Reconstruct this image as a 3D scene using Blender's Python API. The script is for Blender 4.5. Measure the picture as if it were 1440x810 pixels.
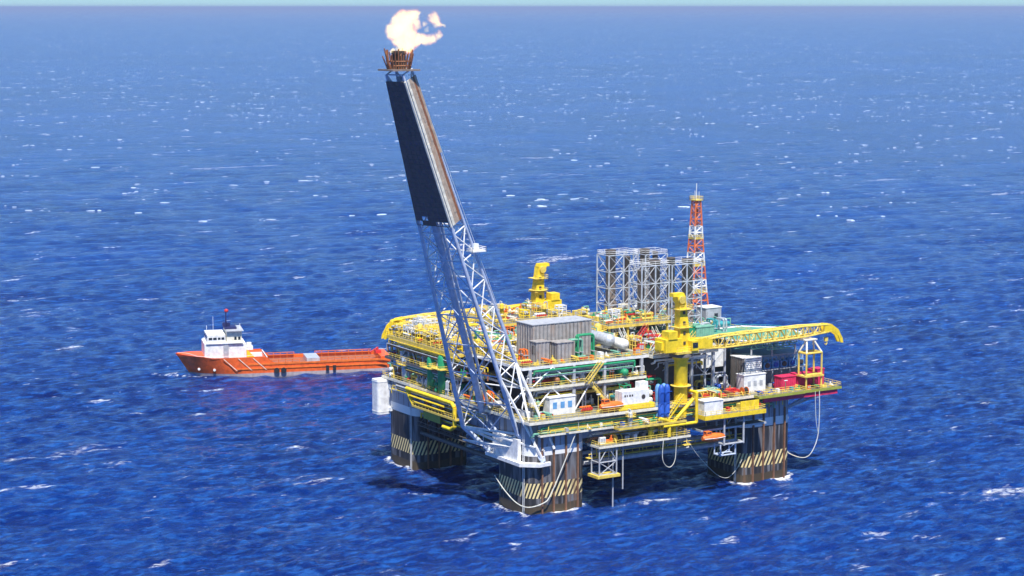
import bpy, math, random
import numpy as np
from mathutils import Vector, Matrix
R = math.radians
rnd = random.Random(7)
sc = bpy.context.scene
for o in list(bpy.data.objects): bpy.data.objects.remove(o)
C = bpy.context.scene.collection

# ---------------- camera, world, sun, exposure ----------------
CAM = Vector((-267.72, -423.10, 125.0))
cd = bpy.data.cameras.new('camera'); cam = bpy.data.objects.new('camera', cd); C.objects.link(cam)
cam.location = CAM; cam.rotation_euler = (R(90 - 7.891), 0, R(-31.5))
cd.lens = 71.25; cd.sensor_width = 36; cd.clip_start = 1; cd.clip_end = 400000
sc.camera = cam
SUN_EL = 63.0
sdir_w = Vector((math.cos(R(-82.0)), math.sin(R(-82.0)), 0))       # towards the sun, in view-aligned axes
h31 = R(-31.5)
sx = sdir_w.x * math.cos(h31) - sdir_w.y * math.sin(h31)
sy = sdir_w.x * math.sin(h31) + sdir_w.y * math.cos(h31)
SUNV = Vector((sx * math.cos(R(SUN_EL)), sy * math.cos(R(SUN_EL)), math.sin(R(SUN_EL))))
w = bpy.data.worlds.new('World'); sc.world = w; w.use_nodes = True
nt = w.node_tree; nt.nodes.clear()
sky = nt.nodes.new('ShaderNodeTexSky'); sky.sky_type = 'NISHITA'; sky.sun_disc = False
sky.sun_elevation = R(SUN_EL); sky.sun_rotation = math.atan2(sx, sy)
sky.air_density = 1.0; sky.dust_density = 0.0; sky.ozone_density = 5.0
bg = nt.nodes.new('ShaderNodeBackground'); bg.inputs[1].default_value = 0.072
wo = nt.nodes.new('ShaderNodeOutputWorld')
tint = nt.nodes.new('ShaderNodeMixRGB'); tint.blend_type = 'MULTIPLY'; tint.inputs[0].default_value = 1; tint.inputs[2].default_value = (0.52, 0.87, 1.30, 1)
nt.links.new(sky.outputs[0], tint.inputs[1]); nt.links.new(tint.outputs[0], bg.inputs[0]); nt.links.new(bg.outputs[0], wo.inputs[0])
sl = bpy.data.lights.new('sun', 'SUN'); sl.energy = 5.0; sl.angle = R(0.5); sl.color = (1.0, 0.955, 0.88)
so = bpy.data.objects.new('sun', sl); C.objects.link(so)
so.rotation_euler = SUNV.to_track_quat('Z', 'Y').to_euler(); so.location = (100, -100, 400)
sc.view_settings.view_transform = 'Standard'; sc.view_settings.look = 'None'
sc.view_settings.exposure = 0.55; sc.view_settings.gamma = 1; sc.view_settings.use_curve_mapping = False

# ---------------- materials ----------------
def nn(nt, t, **k):
    n = nt.nodes.new(t)
    for a, b in k.items(): setattr(n, a, b)
    return n
def ramp(nt, stops):
    r = nn(nt, 'ShaderNodeValToRGB'); e = r.color_ramp.elements
    while len(e) < len(stops): e.new(0.5)
    for i, (p, c) in enumerate(stops):
        e[i].position = p; e[i].color = (c if len(c) == 4 else (*c, 1)) if isinstance(c, tuple) else (c, c, c, 1)
    return r
M = {}
def mat(name, col, rough=0.55, metal=0.0, wear=0.35, dirt=(0.16, 0.09, 0.05), sc_=0.5, emit=None, panel=0):
    """painted steel: colour varies a little, rusty/dirty streaks running down"""
    m = bpy.data.materials.new(name); m.use_nodes = True; n = m.node_tree; L = n.links
    b = n.nodes['Principled BSDF']; b.inputs['Roughness'].default_value = rough; b.inputs['Metallic'].default_value = metal
    g = nn(n, 'ShaderNodeNewGeometry')
    mp = nn(n, 'ShaderNodeMapping'); mp.inputs['Scale'].default_value = (sc_, sc_, sc_ * 0.25)
    L.new(g.outputs['Position'], mp.inputs[0])
    t = nn(n, 'ShaderNodeTexNoise'); t.inputs['Scale'].default_value = 1.7; t.inputs['Detail'].default_value = 5; t.inputs['Roughness'].default_value = 0.65
    L.new(mp.outputs[0], t.inputs['Vector'])
    r = ramp(n, [(0.52, 0.0), (0.72, 1.0)]); L.new(t.outputs[0], r.inputs[0])
    mul = nn(n, 'ShaderNodeMath', operation='MULTIPLY'); mul.inputs[1].default_value = wear; L.new(r.outputs[0], mul.inputs[0])
    t2 = nn(n, 'ShaderNodeTexNoise'); t2.inputs['Scale'].default_value = 0.9; t2.inputs['Detail'].default_value = 3
    L.new(g.outputs['Position'], t2.inputs['Vector'])
    hv = nn(n, 'ShaderNodeHueSaturation'); hv.inputs['Color'].default_value = (*col, 1)
    mr = nn(n, 'ShaderNodeMapRange'); mr.inputs[1].default_value = 0.3; mr.inputs[2].default_value = 0.7; mr.inputs[3].default_value = 0.8; mr.inputs[4].default_value = 1.15
    L.new(t2.outputs[0], mr.inputs[0]); L.new(mr.outputs[0], hv.inputs['Value'])
    mx = nn(n, 'ShaderNodeMixRGB'); mx.inputs[2].default_value = (*dirt, 1)
    L.new(mul.outputs[0], mx.inputs[0]); L.new(hv.outputs[0], mx.inputs[1]); L.new(mx.outputs[0], b.inputs['Base Color'])
    if panel:
        wv = nn(n, 'ShaderNodeTexWave'); wv.bands_direction = 'DIAGONAL'; wv.inputs['Scale'].default_value = panel
        sp = nn(n, 'ShaderNodeMapping'); sp.inputs['Scale'].default_value = (1, 1, 0); L.new(g.outputs['Position'], sp.inputs[0]); L.new(sp.outputs[0], wv.inputs['Vector'])
        bp = nn(n, 'ShaderNodeBump'); bp.inputs['Strength'].default_value = 0.8; bp.inputs['Distance'].default_value = 0.3
        L.new(wv.outputs[0], bp.inputs['Height']); L.new(bp.outputs[0], b.inputs['Normal'])
    M[name] = m; return m
mat('yellow', (0.78, 0.58, 0.10), wear=0.4)
mat('bright_yellow', (0.86, 0.62, 0.02), wear=0.3, dirt=(0.45, 0.28, 0.03))
mat('white', (0.80, 0.80, 0.78), wear=0.18, dirt=(0.4, 0.3, 0.2))
mat('cream', (0.78, 0.74, 0.60), wear=0.2, dirt=(0.4, 0.3, 0.2))
mat('grey', (0.42, 0.44, 0.47), wear=0.3)
mat('blue_grey', (0.30, 0.37, 0.50), wear=0.12)
mat('boom_blue', (0.50, 0.57, 0.70), rough=0.4, wear=0.12)
mat('dark', (0.06, 0.055, 0.05), wear=0.4)
mat('mid_dark', (0.13, 0.12, 0.11), wear=0.5)
mat('deck', (0.20, 0.20, 0.16), wear=0.7, dirt=(0.14, 0.10, 0.06))
mat('deck_green', (0.10, 0.33, 0.22), wear=0.35, dirt=(0.10, 0.12, 0.10))
mat('green', (0.02, 0.30, 0.13), wear=0.3)
mat('pale_green', (0.18, 0.42, 0.30), wear=0.3)
mat('teal', (0.03, 0.30, 0.33), wear=0.3)
mat('red', (0.60, 0.03, 0.03), wear=0.2)
mat('crimson', (0.62, 0.03, 0.10), wear=0.15)
mat('orange', (0.80, 0.17, 0.02), wear=0.2)
mat('hull_orange', (0.80, 0.13, 0.02), wear=0.25, rough=0.4)
mat('blue', (0.015, 0.09, 0.45), wear=0.15)
mat('light_blue', (0.12, 0.32, 0.60), wear=0.25)
mat('rust', (0.30, 0.12, 0.05), wear=0.5, dirt=(0.08, 0.05, 0.04))
mat('fender_rust', (0.24, 0.12, 0.065), wear=0.8, dirt=(0.07, 0.05, 0.045))
mat('rusty_panel', (0.37, 0.35, 0.33), wear=0.6, dirt=(0.33, 0.20, 0.12), sc_=0.35, panel=0.55)
mat('tan_panel', (0.46, 0.36, 0.26), wear=0.6, dirt=(0.42, 0.20, 0.08), sc_=0.25)
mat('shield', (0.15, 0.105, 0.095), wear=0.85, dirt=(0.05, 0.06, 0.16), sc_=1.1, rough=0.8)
mat('silver', (0.62, 0.66, 0.70), rough=0.35, metal=0.35, wear=0.15)
mat('stack_brown', (0.25, 0.20, 0.165), wear=0.5, dirt=(0.07, 0.05, 0.04))
mat('tower_orange', (0.72, 0.17, 0.05), wear=0.1)
mat('glass', (0.02, 0.03, 0.04), rough=0.1, wear=0)
mat('rope', (0.62, 0.62, 0.55), wear=0.1)
mat('boot_grey', (0.42, 0.36, 0.36), wear=0.4)
mat('mast_navy', (0.015, 0.02, 0.10), wear=0.1)
mat('rubber', (0.02, 0.02, 0.02), wear=0.1)
mat('olive', (0.33, 0.36, 0.05), wear=0.2)
mat('cargo_brown', (0.33, 0.12, 0.07), wear=0.4)

def column_mat():
    m = bpy.data.materials.new('column_paint'); m.use_nodes = True; n = m.node_tree; L = n.links
    b = n.nodes['Principled BSDF']; b.inputs['Roughness'].default_value = 0.6
    g = nn(n, 'ShaderNodeNewGeometry'); s = nn(n, 'ShaderNodeSeparateXYZ'); L.new(g.outputs['Position'], s.inputs[0])
    def mth(op, a, b_=None, c=None):
        q = nn(n, 'ShaderNodeMath', operation=op)
        for i, v in enumerate((a, b_, c)):
            if v is None: continue
            if isinstance(v, (int, float)): q.inputs[i].default_value = v
            else: L.new(v, q.inputs[i])
        return q.outputs[0]
    # wobbling waterline stain
    t = nn(n, 'ShaderNodeTexNoise'); t.inputs['Scale'].default_value = 0.35; t.inputs['Detail'].default_value = 6; L.new(g.outputs['Position'], t.inputs['Vector'])
    mp = nn(n, 'ShaderNodeMapping'); mp.inputs['Scale'].default_value = (0.9, 0.9, 0.07); L.new(g.outputs['Position'], mp.inputs[0])
    st = nn(n, 'ShaderNodeTexNoise'); st.inputs['Scale'].default_value = 0.8; st.inputs['Detail'].default_value = 6; L.new(mp.outputs[0], st.inputs['Vector'])
    zz = mth('ADD', s.outputs[2], mth('MULTIPLY', mth('SUBTRACT', t.outputs[0], 0.5), 1.2))
    # worn base metal grey; sunlit and shaded patches put into its colour
    r = ramp(n, [(0.38, (0.022, 0.021, 0.022)), (0.50, (0.045, 0.042, 0.044)), (0.58, (0.17, 0.17, 0.18)), (0.75, (0.10, 0.085, 0.08))]); L.new(st.outputs[0], r.inputs[0])
    def mix(f, a, c):
        q = nn(n, 'ShaderNodeMixRGB')
        L.new(f, q.inputs[0])
        for i, v in ((1, a), (2, c)):
            if isinstance(v, tuple): q.inputs[i].default_value = (*v, 1)
            else: L.new(v, q.inputs[i])
        return q.outputs[0]
    col = r.outputs[0]
    col = mix(mth('LESS_THAN', zz, 2.4), col, (0.075, 0.055, 0.03))
    u = mth('SUBTRACT', s.outputs[0], s.outputs[1])
    fr = mth('FRACT', mth('DIVIDE', mth('SUBTRACT', mth('ADD', u, 200.0), mth('MULTIPLY', s.outputs[2], 0.5)), 1.3))
    stripe = mth('GREATER_THAN', fr, 0.5)
    yb = mix(stripe, (0.035, 0.03, 0.03), (0.82, 0.66, 0.30))
    inband = mth('MULTIPLY', mth('GREATER_THAN', s.outputs[2], 4.3), mth('LESS_THAN', s.outputs[2], 8.1))
    col = mix(inband, col, yb)
    top = mix(mth('GREATER_THAN', st.outputs[0], 0.56), (0.30, 0.34, 0.41), (0.20, 0.19, 0.19))
    col = mix(mth('GREATER_THAN', s.outputs[2], 17.2), col, top)
    wb = mth('MULTIPLY', mth('GREATER_THAN', s.outputs[2], 15.0), mth('LESS_THAN', s.outputs[2], 17.2))
    col = mix(wb, col, (0.8, 0.8, 0.78))
    streak = ramp(n, [(0.60, 0.0), (0.70, 0.6)])
    L.new(st.outputs[0], streak.inputs[0])
    col = mix(streak.outputs[0], col, (0.17, 0.09, 0.045))
    wb2 = mth('MULTIPLY', wb, 0.8); col = mix(wb2, col, (0.82, 0.82, 0.80))
    L.new(col, b.inputs['Base Color'])
    M['column'] = m
column_mat()

# ---------------- mesh builder ----------------
class MB:
    def __init__(s): s.v = []; s.f = []; s.mi = []; s.sm = []; s.cur = 0
    def m(s, i): s.cur = i; return s
    def add(s, vs, fs, smooth=False):
        k = len(s.v); s.v.extend([tuple(p) for p in vs]); s.f.extend([tuple(i + k for i in q) for q in fs])
        s.mi.extend([s.cur] * len(fs)); s.sm.extend([smooth] * len(fs)); return s
    def box(s, x0, x1, y0, y1, z0, z1):
        vs = [(x, y, z) for z in (z0, z1) for x, y in ((x0, y0), (x1, y0), (x1, y1), (x0, y1))]
        return s.add(vs, [(3, 2, 1, 0), (4, 5, 6, 7), (0, 1, 5, 4), (1, 2, 6, 5), (2, 3, 7, 6), (3, 0, 4, 7)])
    def tube(s, p, q, r, n=6, r2=None, caps=True):
        p = Vector(p); q = Vector(q); d = q - p
        if d.length < 1e-6: return s
        r2 = r if r2 is None else r2
        t = d.normalized(); a = t.orthogonal().normalized(); b = t.cross(a)
        if abs(t.z) > 0.999: a = Vector((1, 0, 0)); b = t.cross(a)
        vs = []
        for c, rr in ((p, r), (q, r2)):
            for i in range(n):
                an = 2 * math.pi * (i + .5) / n; vs.append(c + (a * math.cos(an) + b * math.sin(an)) * rr)
        fs = [(i, (i + 1) % n, n + (i + 1) % n, n + i) for i in range(n)]
        s.add(vs, fs, n >= 8)
        if caps: s.add(vs, [tuple(range(n))[::-1], tuple(range(n, 2 * n))])
        return s
    def path(s, pts, r, n=6):
        for a, b in zip(pts, pts[1:]): s.tube(a, b, r, n)
        return s
    def lathe(s, c, prof, n=14, axis='Z'):
        c = Vector(c); vs = []
        for r, h in prof:
            for i in range(n):
                an = 2 * math.pi * i / n; x = r * math.cos(an); y = r * math.sin(an)
                vs.append(c + (Vector((x, y, h)) if axis == 'Z' else Vector((h, x, y)) if axis == 'X' else Vector((x, h, y))))
        fs = []
        for k in range(len(prof) - 1):
            for i in range(n):
                q = (k * n + i, k * n + (i + 1) % n, (k + 1) * n + (i + 1) % n, (k + 1) * n + i)
                fs.append(q)
        s.add(vs, fs, True)
        s.add(vs, [tuple(range(n))[::-1], tuple(range(len(vs) - n, len(vs)))])
        return s
    def prism(s, poly, z0, z1, axis='Z'):
        n = len(poly)
        def P(p, h): return (p[0], p[1], h) if axis == 'Z' else (p[0], h, p[1]) if axis == 'Y' else (h, p[0], p[1])
        vs = [P(p, z0) for p in poly] + [P(p, z1) for p in poly]
        return s.add(vs, [tuple(range(n))[::-1], tuple(range(n, 2 * n))] + [(i, (i + 1) % n, n + (i + 1) % n, n + i) for i in range(n)])
    def build(s, name, mats, parent=None, label=None, at=None):
        me = bpy.data.meshes.new(name)
        off = Vector(at) if at is not None else (Vector(parent['_o']) if parent is not None and '_o' in parent else Vector((0, 0, 0)))
        me.from_pydata([(x - off.x, y - off.y, z - off.z) for x, y, z in s.v], [], s.f)
        if not isinstance(mats, (list, tuple)): mats = [mats]
        for q in mats: me.materials.append(M[q])
        me.polygons.foreach_set('material_index', s.mi); me.polygons.foreach_set('use_smooth', s.sm)
        import bmesh
        bm = bmesh.new(); bm.from_mesh(me); bmesh.ops.recalc_face_normals(bm, faces=bm.faces); bm.to_mesh(me); bm.free()
        o = bpy.data.objects.new(name, me); C.objects.link(o)
        if parent is not None:
            o.parent = parent
            o['_o'] = parent['_o'] if '_o' in parent else (0, 0, 0)
        elif at is not None: o.location = off; o['_o'] = tuple(off)
        if label: o['label'] = label
        return o
def thing(name, label, cat, loc=(0, 0, 0), group=None):
    o = bpy.data.objects.new(name, None); C.objects.link(o); o.location = loc; o['_o'] = tuple(loc)
    o.empty_display_size = 1
    o['label'] = label; o['category'] = cat
    if group: o['group'] = group
    return o
def copy_tree(o, parent=None):
    c = o.copy(); C.objects.link(c)
    if parent is not None: c.parent = parent
    for ch in [k for k in bpy.data.objects if k.parent == o]: copy_tree(ch, c)
    return c
def rail_mb(mb, pts, h=1.15, r=0.055, step=1.8):
    for a, b in zip(pts, pts[1:]):
        a = Vector(a); b = Vector(b); L = (b - a).length; n = max(1, round(L / step))
        for k in range(n + 1):
            p = a.lerp(b, k / n); mb.tube(p, p + Vector((0, 0, h)), r, 4, caps=False)
        for hh in (h, h * .55):
            mb.tube(a + Vector((0, 0, hh)), b + Vector((0, 0, hh)), r, 4, caps=False)
    return mb
def lattice(mb, A, B, wA, wB, dA, dB, side, up, bays, rc, rb, faces=4):
    """four-chord truss from A to B; side/up unit vectors; half sizes"""
    A = Vector(A); B = Vector(B); side = Vector(side); up = Vector(up)
    def node(k, i):
        t = k / bays; c = A.lerp(B, t); w_ = wA + (wB - wA) * t; d_ = dA + (dB - dA) * t
        sx_, sy_ = ((-1, -1), (1, -1), (1, 1), (-1, 1))[i % 4]
        return c + side * sx_ * w_ / 2 + up * sy_ * d_ / 2
    for i in range(4): mb.tube(node(0, i), node(bays, i), rc, 6)
    for k in range(bays + 1):
        for i in range(4): mb.tube(node(k, i), node(k, i + 1), rb, 4, caps=False)
    for k in range(bays):
        for i in range(4):
            if k % 2: mb.tube(node(k, i), node(k + 1, i + 1), rb, 4, caps=False)
            else: mb.tube(node(k, i + 1), node(k + 1, i), rb, 4, caps=False)
    return mb

# ---------------- sea ----------------
def build_sea():
    cx, cy = CAM.x, CAM.y; head = math.atan2(0.8526, 0.5225)
    fine = np.linspace(-R(27), R(27), 1250)
    coarse = np.linspace(R(27), 2 * math.pi - R(27), 62)[1:-1]
    ang = np.concatenate([fine, coarse]); na = len(ang)
    rr = [0.5, 200, 330]; r = 380.0
    while r < 6500:
        rr.append(r); r += max(0.55, r * r / 253000.0 * 0.95)
    while r < 170000: rr.append(r); r *= 1.06
    rr = np.array(rr); nr = len(rr)
    A, Q = np.meshgrid(head + ang, rr)
    X = cx + Q * np.cos(A); Y = cy + Q * np.sin(A); Z = np.zeros_like(X)
    rs = np.random.RandomState(4)
    inner = (np.abs(((A - head + np.pi) % (2 * np.pi)) - np.pi) < R(26.9))
    DX = np.zeros_like(X); DY = np.zeros_like(X); J = np.zeros_like(X)
    wind = head + R(205)
    N = 84
    lams = np.exp(np.linspace(math.log(1.7), math.log(34), N))
    cell = np.maximum(0.55, rr * rr / 253000.0)
    for i, lam in enumerate(lams):
        lam = lam * (1 + 0.1 * rs.randn())
        th = wind + rs.randn() * (0.75 if lam < 15 else 0.42)
        k = 2 * math.pi / lam
        amp = 0.0105 * (lam if lam < 4.5 else 4.5 * (lam / 4.5) ** 0.15) * (0.6 + 0.8 * rs.rand())
        fade = np.clip(1.6 - 1.3 * (cell * 2.0 / lam), 0, 1)[:, None]
        a_ = X * math.cos(th) * k + Y * math.sin(th) * k + rs.rand() * 6.28
        s_ = np.sin(a_) * fade * amp; c_ = np.cos(a_) * fade * amp
        Z += c_; DX -= 0.9 * s_ * math.cos(th); DY -= 0.9 * s_ * math.sin(th); J += k * c_
    Z *= inner; DX *= inner; DY *= inner; J *= inner
    foam = np.clip((J - 0.95) / 0.3, 0, 1)
    # foam where waves slap the four columns
    for (ax, ay) in ((0, 0), (66, 0), (0, 58), (66, 58)):
        qx = np.maximum(np.abs(X - ax) - 6.5, 0); qy = np.maximum(np.abs(Y - ay) - 6.5, 0)
        d = np.sqrt(qx * qx + qy * qy) - 2.6
        foam = np.maximum(foam, np.exp(-np.abs(d) / 1.3) * (0.70 + 0.6 * np.sin(X * .45 + 1) * np.sin(Y * .53)))
        Z = np.where(d < 6, Z + 0.35 * np.exp(-np.abs(d) / 1.2), Z)
    # churned water along the supply ship
    ox, oy = -8.3, 220.9; U = (X - ox) * .95 + (Y - oy) * -.31; V = (X - ox) * -.31 + (Y - oy) * -.95
    hbw = 8.2 * np.clip(U / 16, 0, 1) ** .6
    near = np.exp(-np.abs(np.abs(V) - hbw - .8) / 1.2) * (U > -4) * (U < 80)
    foam = np.maximum(foam, near * (.3 + .45 * (U < 10) + .2 * (U > 70)))
    X = X + DX; Y = Y + DY
    vs = np.stack([X, Y, Z], -1).reshape(-1, 3)
    i = np.arange(nr - 1)[:, None] * na; j = np.arange(na)[None, :]; j2 = (j + 1) % na
    f = np.stack([i + j, i + na + j, i + na + j2, i + j2], -1).reshape(-1, 4)[:, ::-1]
    me = bpy.data.meshes.new('sea')
    me.vertices.add(len(vs)); me.vertices.foreach_set('co', vs.astype(np.float32).ravel())
    me.loops.add(f.size); me.loops.foreach_set('vertex_index', f.astype(np.int32).ravel())
    me.polygons.add(len(f)); me.polygons.foreach_set('loop_start', np.arange(0, f.size, 4, dtype=np.int32))
    me.polygons.foreach_set('loop_total', np.full(len(f), 4, dtype=np.int32))
    me.polygons.foreach_set('use_smooth', np.ones(len(f), dtype=bool))
    at = me.attributes.new('foam', 'FLOAT', 'POINT'); at.data.foreach_set('value', foam.astype(np.float32).ravel())
    me.update(calc_edges=True)
    o = bpy.data.objects.new('sea', me); C.objects.link(o); o['kind'] = 'structure'
    m = bpy.data.materials.new('sea_water'); m.use_nodes = True; n = m.node_tree; L = n.links
    b = n.nodes['Principled BSDF']; b.inputs['Roughness'].default_value = 0.16; b.inputs['IOR'].default_value = 1.33
    g = nn(n, 'ShaderNodeNewGeometry')
    def noise(scale, det, vec=None, rough=0.55):
        t = nn(n, 'ShaderNodeTexNoise'); t.inputs['Scale'].default_value = scale; t.inputs['Detail'].default_value = det; t.inputs['Roughness'].default_value = rough
        L.new(vec if vec is not None else g.outputs['Position'], t.inputs['Vector']); return t.outputs[0]
    # broad light and dark of swell and gusts, put into the water's colour
    mpw = nn(n, 'ShaderNodeMapping'); mpw.inputs['Rotation'].default_value = (0, 0, R(31.5)); mpw.inputs['Scale'].default_value = (0.55, 1.0, 1.0)
    L.new(g.outputs['Position'], mpw.inputs[0])
    pa = noise(0.010, 8, None, 0.72); pb = noise(0.0022, 9, mpw.outputs[0], 0.80)
    pm = nn(n, 'ShaderNodeMath', operation='ADD'); L.new(pa, pm.inputs[0]); L.new(pb, pm.inputs[1])
    ph = nn(n, 'ShaderNodeMath', operation='MULTIPLY'); ph.inputs[1].default_value = 0.5; L.new(pm.outputs[0], ph.inputs[0]); p1 = ph.outputs[0]
    cr = ramp(n, [(0.41, (0.0004, 0.009, 0.105)), (0.59, (0.0008, 0.036, 0.245))]); L.new(p1, cr.inputs[0])
    n1 = noise(0.58, 6, mpw.outputs[0], 0.68); n2 = noise(0.085, 5, mpw.outputs[0]); n3 = noise(0.022, 6, mpw.outputs[0], 0.7)
    # bump: ripples and, far away, chop too fine for the mesh
    ad = nn(n, 'ShaderNodeMath', operation='MULTIPLY_ADD'); ad.inputs[1].default_value = 0.8
    L.new(n2, ad.inputs[0]); L.new(n1, ad.inputs[2])
    bp = nn(n, 'ShaderNodeBump'); bp.inputs['Strength'].default_value = 1.0; bp.inputs['Distance'].default_value = 2.4
    ad3 = nn(n, 'ShaderNodeMath', operation='MULTIPLY_ADD'); ad3.inputs[1].default_value = 1.6
    L.new(n3, ad3.inputs[0]); L.new(ad.outputs[0], ad3.inputs[2]); L.new(ad3.outputs[0], bp.inputs['Height']); L.new(bp.outputs[0], b.inputs['Normal'])
    # foam = breaking crests * broken noise + sparse whitecaps
    fa = nn(n, 'ShaderNodeAttribute'); fa.attribute_name = 'foam'
    fn = noise(1.1, 5, mpw.outputs[0], 0.7); fr = ramp(n, [(0.42, 0.0), (0.60, 1.0)]); L.new(fn, fr.inputs[0])
    patch = ramp(n, [(0.50, 0.10), (0.66, 1.0)]); L.new(n2, patch.inputs[0])
    sm = nn(n, 'ShaderNodeMath', operation='MULTIPLY_ADD'); sm.inputs[1].default_value = 0.55; L.new(fa.outputs['Fac'], sm.inputs[0]); L.new(fn, sm.inputs[2])
    a1 = ramp(n, [(0.72, 0.0), (0.95, 1.0)]); L.new(sm.outputs[0], a1.inputs[0])
    wv = nn(n, 'ShaderNodeMapping'); wv.inputs['Rotation'].default_value = (0, 0, R(31.5 + 8)); wv.inputs['Scale'].default_value = (0.35, 1.0, 1.0)
    L.new(g.outputs['Position'], wv.inputs[0])
    wc = noise(0.10, 3, wv.outputs[0], 0.75); wr = ramp(n, [(0.640, 0.0), (0.71, 1.0)]); L.new(wc, wr.inputs[0])
    a2 = nn(n, 'ShaderNodeMath', operation='MULTIPLY'); L.new(wr.outputs[0], a2.inputs[0]); L.new(fr.outputs[0], a2.inputs[1])
    # tiny flecks of spray everywhere, and long broken crests that still read far out
    fl = noise(0.33, 3, wv.outputs[0], 0.8); flr = ramp(n, [(0.70, 0.0), (0.76, 0.8)]); L.new(fl, flr.inputs[0])
    bg_ = noise(0.022, 6, wv.outputs[0], 0.80); bgr = ramp(n, [(0.62, 0.0), (0.68, 0.9)]); L.new(bg_, bgr.inputs[0])
    m0 = nn(n, 'ShaderNodeMath', operation='MAXIMUM'); L.new(flr.outputs[0], m0.inputs[0]); L.new(a2.outputs[0], m0.inputs[1])
    m1 = nn(n, 'ShaderNodeMath', operation='MULTIPLY'); L.new(bgr.outputs[0], m1.inputs[0]); L.new(fr.outputs[0], m1.inputs[1])
    m2 = nn(n, 'ShaderNodeMath', operation='MAXIMUM'); L.new(m0.outputs[0], m2.inputs[0]); L.new(m1.outputs[0], m2.inputs[1])
    mxm = nn(n, 'ShaderNodeMath', operation='MAXIMUM'); L.new(a1.outputs[0], mxm.inputs[0]); L.new(m2.outputs[0], mxm.inputs[1])
    # thin paler streaks: light on the wave crests put into the water colour
    crest_n = noise(0.42, 6, wv.outputs[0], 0.72); crest_lit = ramp(n, [(0.47, 0.0), (0.64, 1.0)]); L.new(crest_n, crest_lit.inputs[0])
    mxa = nn(n, 'ShaderNodeMixRGB'); mxa.inputs[2].default_value = (0.015, 0.108, 0.42, 1); L.new(crest_lit.outputs[0], mxa.inputs[0]); L.new(cr.outputs[0], mxa.inputs[1])
    mx = nn(n, 'ShaderNodeMixRGB'); mx.inputs[2].default_value = (0.85, 0.88, 0.9, 1); L.new(mxm.outputs[0], mx.inputs[0]); L.new(mxa.outputs[0], mx.inputs[1])
    L.new(mx.outputs[0], b.inputs['Base Color'])
    rr_ = nn(n, 'ShaderNodeMapRange'); rr_.inputs[3].default_value = 0.11; rr_.inputs[4].default_value = 0.8; L.new(mxm.outputs[0], rr_.inputs[0]); L.new(rr_.outputs[0], b.inputs['Roughness'])
    me.materials.append(m)
build_sea()

def build_whitecaps():
    pr = random.Random(21); vs = []; fs = []
    head = math.atan2(0.8526, 0.5225)
    for k in range(4600):
        r = math.exp(pr.uniform(math.log(1200), math.log(12000))); a = head + pr.uniform(-R(26), R(26))
        if r < 2200 and pr.random() < .6: continue
        cx = CAM.x + r * math.cos(a); cy = CAM.y + r * math.sin(a); n_ = pr.choice((1, 1, 1, 2, 3))
        for q in range(n_):
            x = cx + pr.uniform(-9, 9) * (q > 0); y = cy + pr.uniform(-9, 9) * (q > 0); w_ = pr.uniform(.5, 2.4) * pr.uniform(.4, 1.6) * (1 + r / 12000); h = pr.uniform(.04, .19) * (1 + r / 4000); th = R(-31.5) + pr.gauss(0, .35); d = pr.uniform(.4, 1.2)
            c, s_ = math.cos(th), math.sin(th); b0 = len(vs); m_ = 5
            for i in range(m_):          # a ragged breaking crest: ridge line with front and back slopes
                t_ = -1 + 2 * i / (m_ - 1); hh = h * (1 - t_ * t_) * pr.uniform(.6, 1.1) + .05; off = pr.uniform(-.4, .4)
                for (dy, z) in ((-d, -.3), (off, hh), (d, -.3)):
                    lx, ly = t_ * w_, dy; vs.append((x + c * lx - s_ * ly, y + s_ * lx + c * ly, z))
            for i in range(m_ - 1):
                o_ = b0 + i * 3; fs.append((o_, o_ + 3, o_ + 4, o_ + 1)); fs.append((o_ + 1, o_ + 4, o_ + 5, o_ + 2))
    mat('foam', (0.42, 0.52, 0.66), rough=0.9, wear=0.0)
    mb = MB(); mb.add(vs, fs, True); o = mb.build('whitecaps', 'foam'); o['kind'] = 'stuff'; o['label'] = 'small white breaking crests scattered over the open blue sea'
build_whitecaps()

# ---------------- haze ----------------
def build_haze():
    mb = MB(); S = 200000
    mb.box(CAM.x - S, CAM.x + S, CAM.y - S, CAM.y + S, -4, 145)
    m = bpy.data.materials.new('haze_air'); m.use_nodes = True; n = m.node_tree; n.nodes.clear()
    out = nn(n, 'ShaderNodeOutputMaterial'); v = nn(n, 'ShaderNodeVolumePrincipled')
    v.inputs['Color'].default_value = (0.60, 0.72, 1.0, 1); v.inputs['Density'].default_value = HAZE; v.inputs['Anisotropy'].default_value = 0.2
    n.links.new(v.outputs[0], out.inputs['Volume']); M['haze_air'] = m
    o = mb.build('haze', 'haze_air'); o['kind'] = 'stuff'
HAZE = 0.000036
build_haze()

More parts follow.
